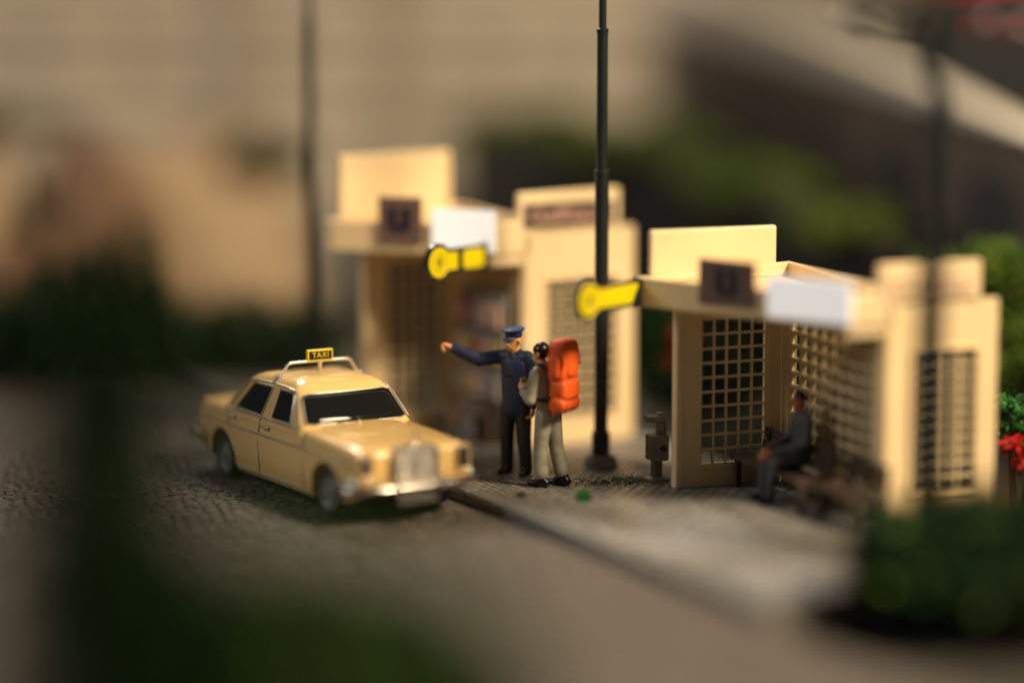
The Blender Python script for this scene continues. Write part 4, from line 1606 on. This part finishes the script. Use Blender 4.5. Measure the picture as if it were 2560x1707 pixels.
def rock(label, loc, size, m_, seed, cat='rock'):
    bm = bmesh.new()
    bmesh.ops.create_icosphere(bm, subdivisions=4, radius=1)
    for v in bm.verts:
        p = v.co.copy()
        nz_ = noise.noise(p * 1.4 + Vector((seed, 0, 0))) * .35 + noise.noise(p * 3.5 + Vector((0, seed, 0))) * .14
        q = Vector((math.copysign(abs(p.x) ** .7, p.x), math.copysign(abs(p.y) ** .7, p.y), math.copysign(abs(p.z) ** .7, p.z)))
        v.co = q * (1 + nz_)
    me_ = bpy.data.meshes.new('rock')
    bm.to_mesh(me_)
    bm.free()
    me_.materials.append(MATS[m_])
    shade(me_, 30)
    o = link('rock', me_)
    o.location = loc
    o.scale = size
    return tag(o, label, cat)


rock('broad tan rock face behind the hedge, left of the far kiosk', (-5.2, 15.2, 1.3), (1.75, 1.1, 1.7), 'tan_rock', 3.1)
rock('dark brown boulder leaning between the tan rocks', (-7.0, 14.2, 1.2), (.85, .8, 1.75), 'brown_rock', 8.4)
rock('pale tan rock at the far left edge', (-9.5, 15.0, 1.4), (1.45, 1.0, 1.85), 'tan_rock', 5.7)
rock('brown boulder at the foot of the left rocks', (-8.3, 13.6, .5), (1.1, .8, .95), 'brown_rock', 12.2)
shrub('small dark bush on top of the left rock', (-8.75, 14.2, 3.05), [((0, 0, .25), (.42, .4, .38)), ((.9, 0, .25), (.7, .4, .18))], 1400, .09, ['leaf_dark', 'leaf_olive'], [.6, .4], stems=2)
shrub('small green bush beside the left lamp post', (-4.3, 14.4, 2.55), [((0, 0, .2), (.5, .4, .36)), ((.55, 0, .15), (.4, .4, .32))], 1200, .09, ['leaf_mid', 'leaf_olive', 'leaf_dark'], [.5, .3, .2], stems=2)
# hedge bank behind the kiosks, its shade put into the colour, topped with shrubs
rw_ = thing('shaded_bank', 'hedge bank behind the kiosks with its shade painted near-black', 'wall', (0, 0, 0))
bank_pts = [((-1.0, 17.0), 2.95), ((1.2, 16.2), 2.95), ((3.0, 13.5), 2.65), ((4.8, 9.8), 2.15), ((6.6, 6.6), 1.7), ((10.0, 1.5), 1.5)]
for i in range(len(bank_pts) - 1):
    (p, h0), (q, h1) = bank_pts[i], bank_pts[i + 1]
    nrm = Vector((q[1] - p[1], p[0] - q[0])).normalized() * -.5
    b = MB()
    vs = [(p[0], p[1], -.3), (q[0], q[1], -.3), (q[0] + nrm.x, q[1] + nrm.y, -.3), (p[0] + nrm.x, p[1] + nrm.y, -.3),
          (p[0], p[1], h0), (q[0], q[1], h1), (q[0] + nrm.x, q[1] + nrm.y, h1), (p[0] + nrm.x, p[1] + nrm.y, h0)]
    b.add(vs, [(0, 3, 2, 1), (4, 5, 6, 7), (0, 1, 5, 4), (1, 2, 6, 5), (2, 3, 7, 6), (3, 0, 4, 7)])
    b.build('bank_section', 'bank_shade', rw_)
tops = [('wide green shrub on the far end of the dark bank', (.4, 16.9, 2.9), 1.25, .62), ('green shrub on the dark bank behind the lamp post', (2.2, 15.3, 2.75), 1.15, .55), ('olive shrub on the middle of the dark bank', (3.9, 12.4, 2.35), 1.0, .5),
        ('low green shrub where the dark bank drops', (5.2, 9.6, 2.0), .9, .45)]
for lb, p, w, h in tops:
    w, h = w * 1.1, h * .8
    shrub(lb, p, [((-w * .6, 0, h * .35), (w * .6, .6, h * .7)), ((w * .2, .1, h * .5), (w * .65, .6, h * .75)), ((w * .7, -.2, h * .2), (w * .5, .5, h * .6))], 2600, .09, ['leaf_mid', 'leaf_light', 'leaf_olive'], [.35, .40, .25], stems=3)

# sloping concrete parapet over a dark arcade, upper right
rp_ = thing('ramp', 'sloping grey concrete parapet over a brown arcade at the upper right', 'ramp', (0, 0, 0))


def ramp_pt(u):
    """u 0 at the upper left end, 1 beyond the right edge"""
    return Vector((2.85 + 6.27 * u, 23.9 - 24.8 * u, 0)), 5.95 - 3.22 * u, 4.92 - 1.82 * u


NS = 7
for i in range(NS):
    a, b_ = i / NS, (i + 1) / NS
    (p, t0, b0), (q, t1, b1) = ramp_pt(a), ramp_pt(b_)
    dn = Vector((q.y - p.y, p.x - q.x, 0)).normalized()
    if dn.y > 0:
        dn = -dn
    m1 = MB()
    def quad(mb, z00, z01, z10, z11, off, th_):
        o0, o1 = p + dn * off, q + dn * off
        i0, i1 = p + dn * (off - th_), q + dn * (off - th_)
        vs = [(o0.x, o0.y, z00), (o1.x, o1.y, z10), (i1.x, i1.y, z10), (i0.x, i0.y, z00), (o0.x, o0.y, z01), (o1.x, o1.y, z11), (i1.x, i1.y, z11), (i0.x, i0.y, z01)]
        mb.add(vs, [(0, 3, 2, 1), (4, 5, 6, 7), (0, 1, 5, 4), (1, 2, 6, 5), (2, 3, 7, 6), (3, 0, 4, 7)])
    quad(m1, b0, t0, b1, t1, .12, .5)
    m1.build('parapet', 'concrete', rp_)
    m2 = MB()
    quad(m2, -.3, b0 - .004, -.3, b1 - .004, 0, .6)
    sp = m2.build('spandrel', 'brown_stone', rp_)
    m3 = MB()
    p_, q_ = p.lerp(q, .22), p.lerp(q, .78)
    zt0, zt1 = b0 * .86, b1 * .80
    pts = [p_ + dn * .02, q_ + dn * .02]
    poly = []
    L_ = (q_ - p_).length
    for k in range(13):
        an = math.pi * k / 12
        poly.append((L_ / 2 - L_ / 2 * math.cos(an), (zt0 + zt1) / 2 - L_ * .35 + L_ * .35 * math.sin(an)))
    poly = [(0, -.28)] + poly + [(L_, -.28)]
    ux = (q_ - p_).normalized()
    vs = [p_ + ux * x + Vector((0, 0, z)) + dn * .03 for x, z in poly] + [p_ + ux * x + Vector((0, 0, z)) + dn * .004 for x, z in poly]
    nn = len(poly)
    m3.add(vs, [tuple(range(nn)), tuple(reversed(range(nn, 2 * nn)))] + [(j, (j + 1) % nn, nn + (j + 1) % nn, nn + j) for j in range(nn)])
    m3.build('arch_shade', 'niche_shade', sp)  # flat dark panel on the face stands for shade inside the arch

sh_ = thing('shed', 'black shed with a red roof at the top right corner', 'shed', (10.3, 25.2, 0))
b = MB(); b.box((-2.2, -1, -.3), (4, 1, 5.0)); b.build('wall', 'shed_black', sh_)
b = MB(); b.prism([(-1.2, 5.05), (4.2, 5.05), (4.2, 7.4), (-.8, 6.8)], -1.2, 1.2, M=Matrix(((1, 0, 0, 0), (0, 0, 1, 0), (0, 1, 0, 0), (0, 0, 0, 1)))); b.build('roof', 'shed_red', sh_)
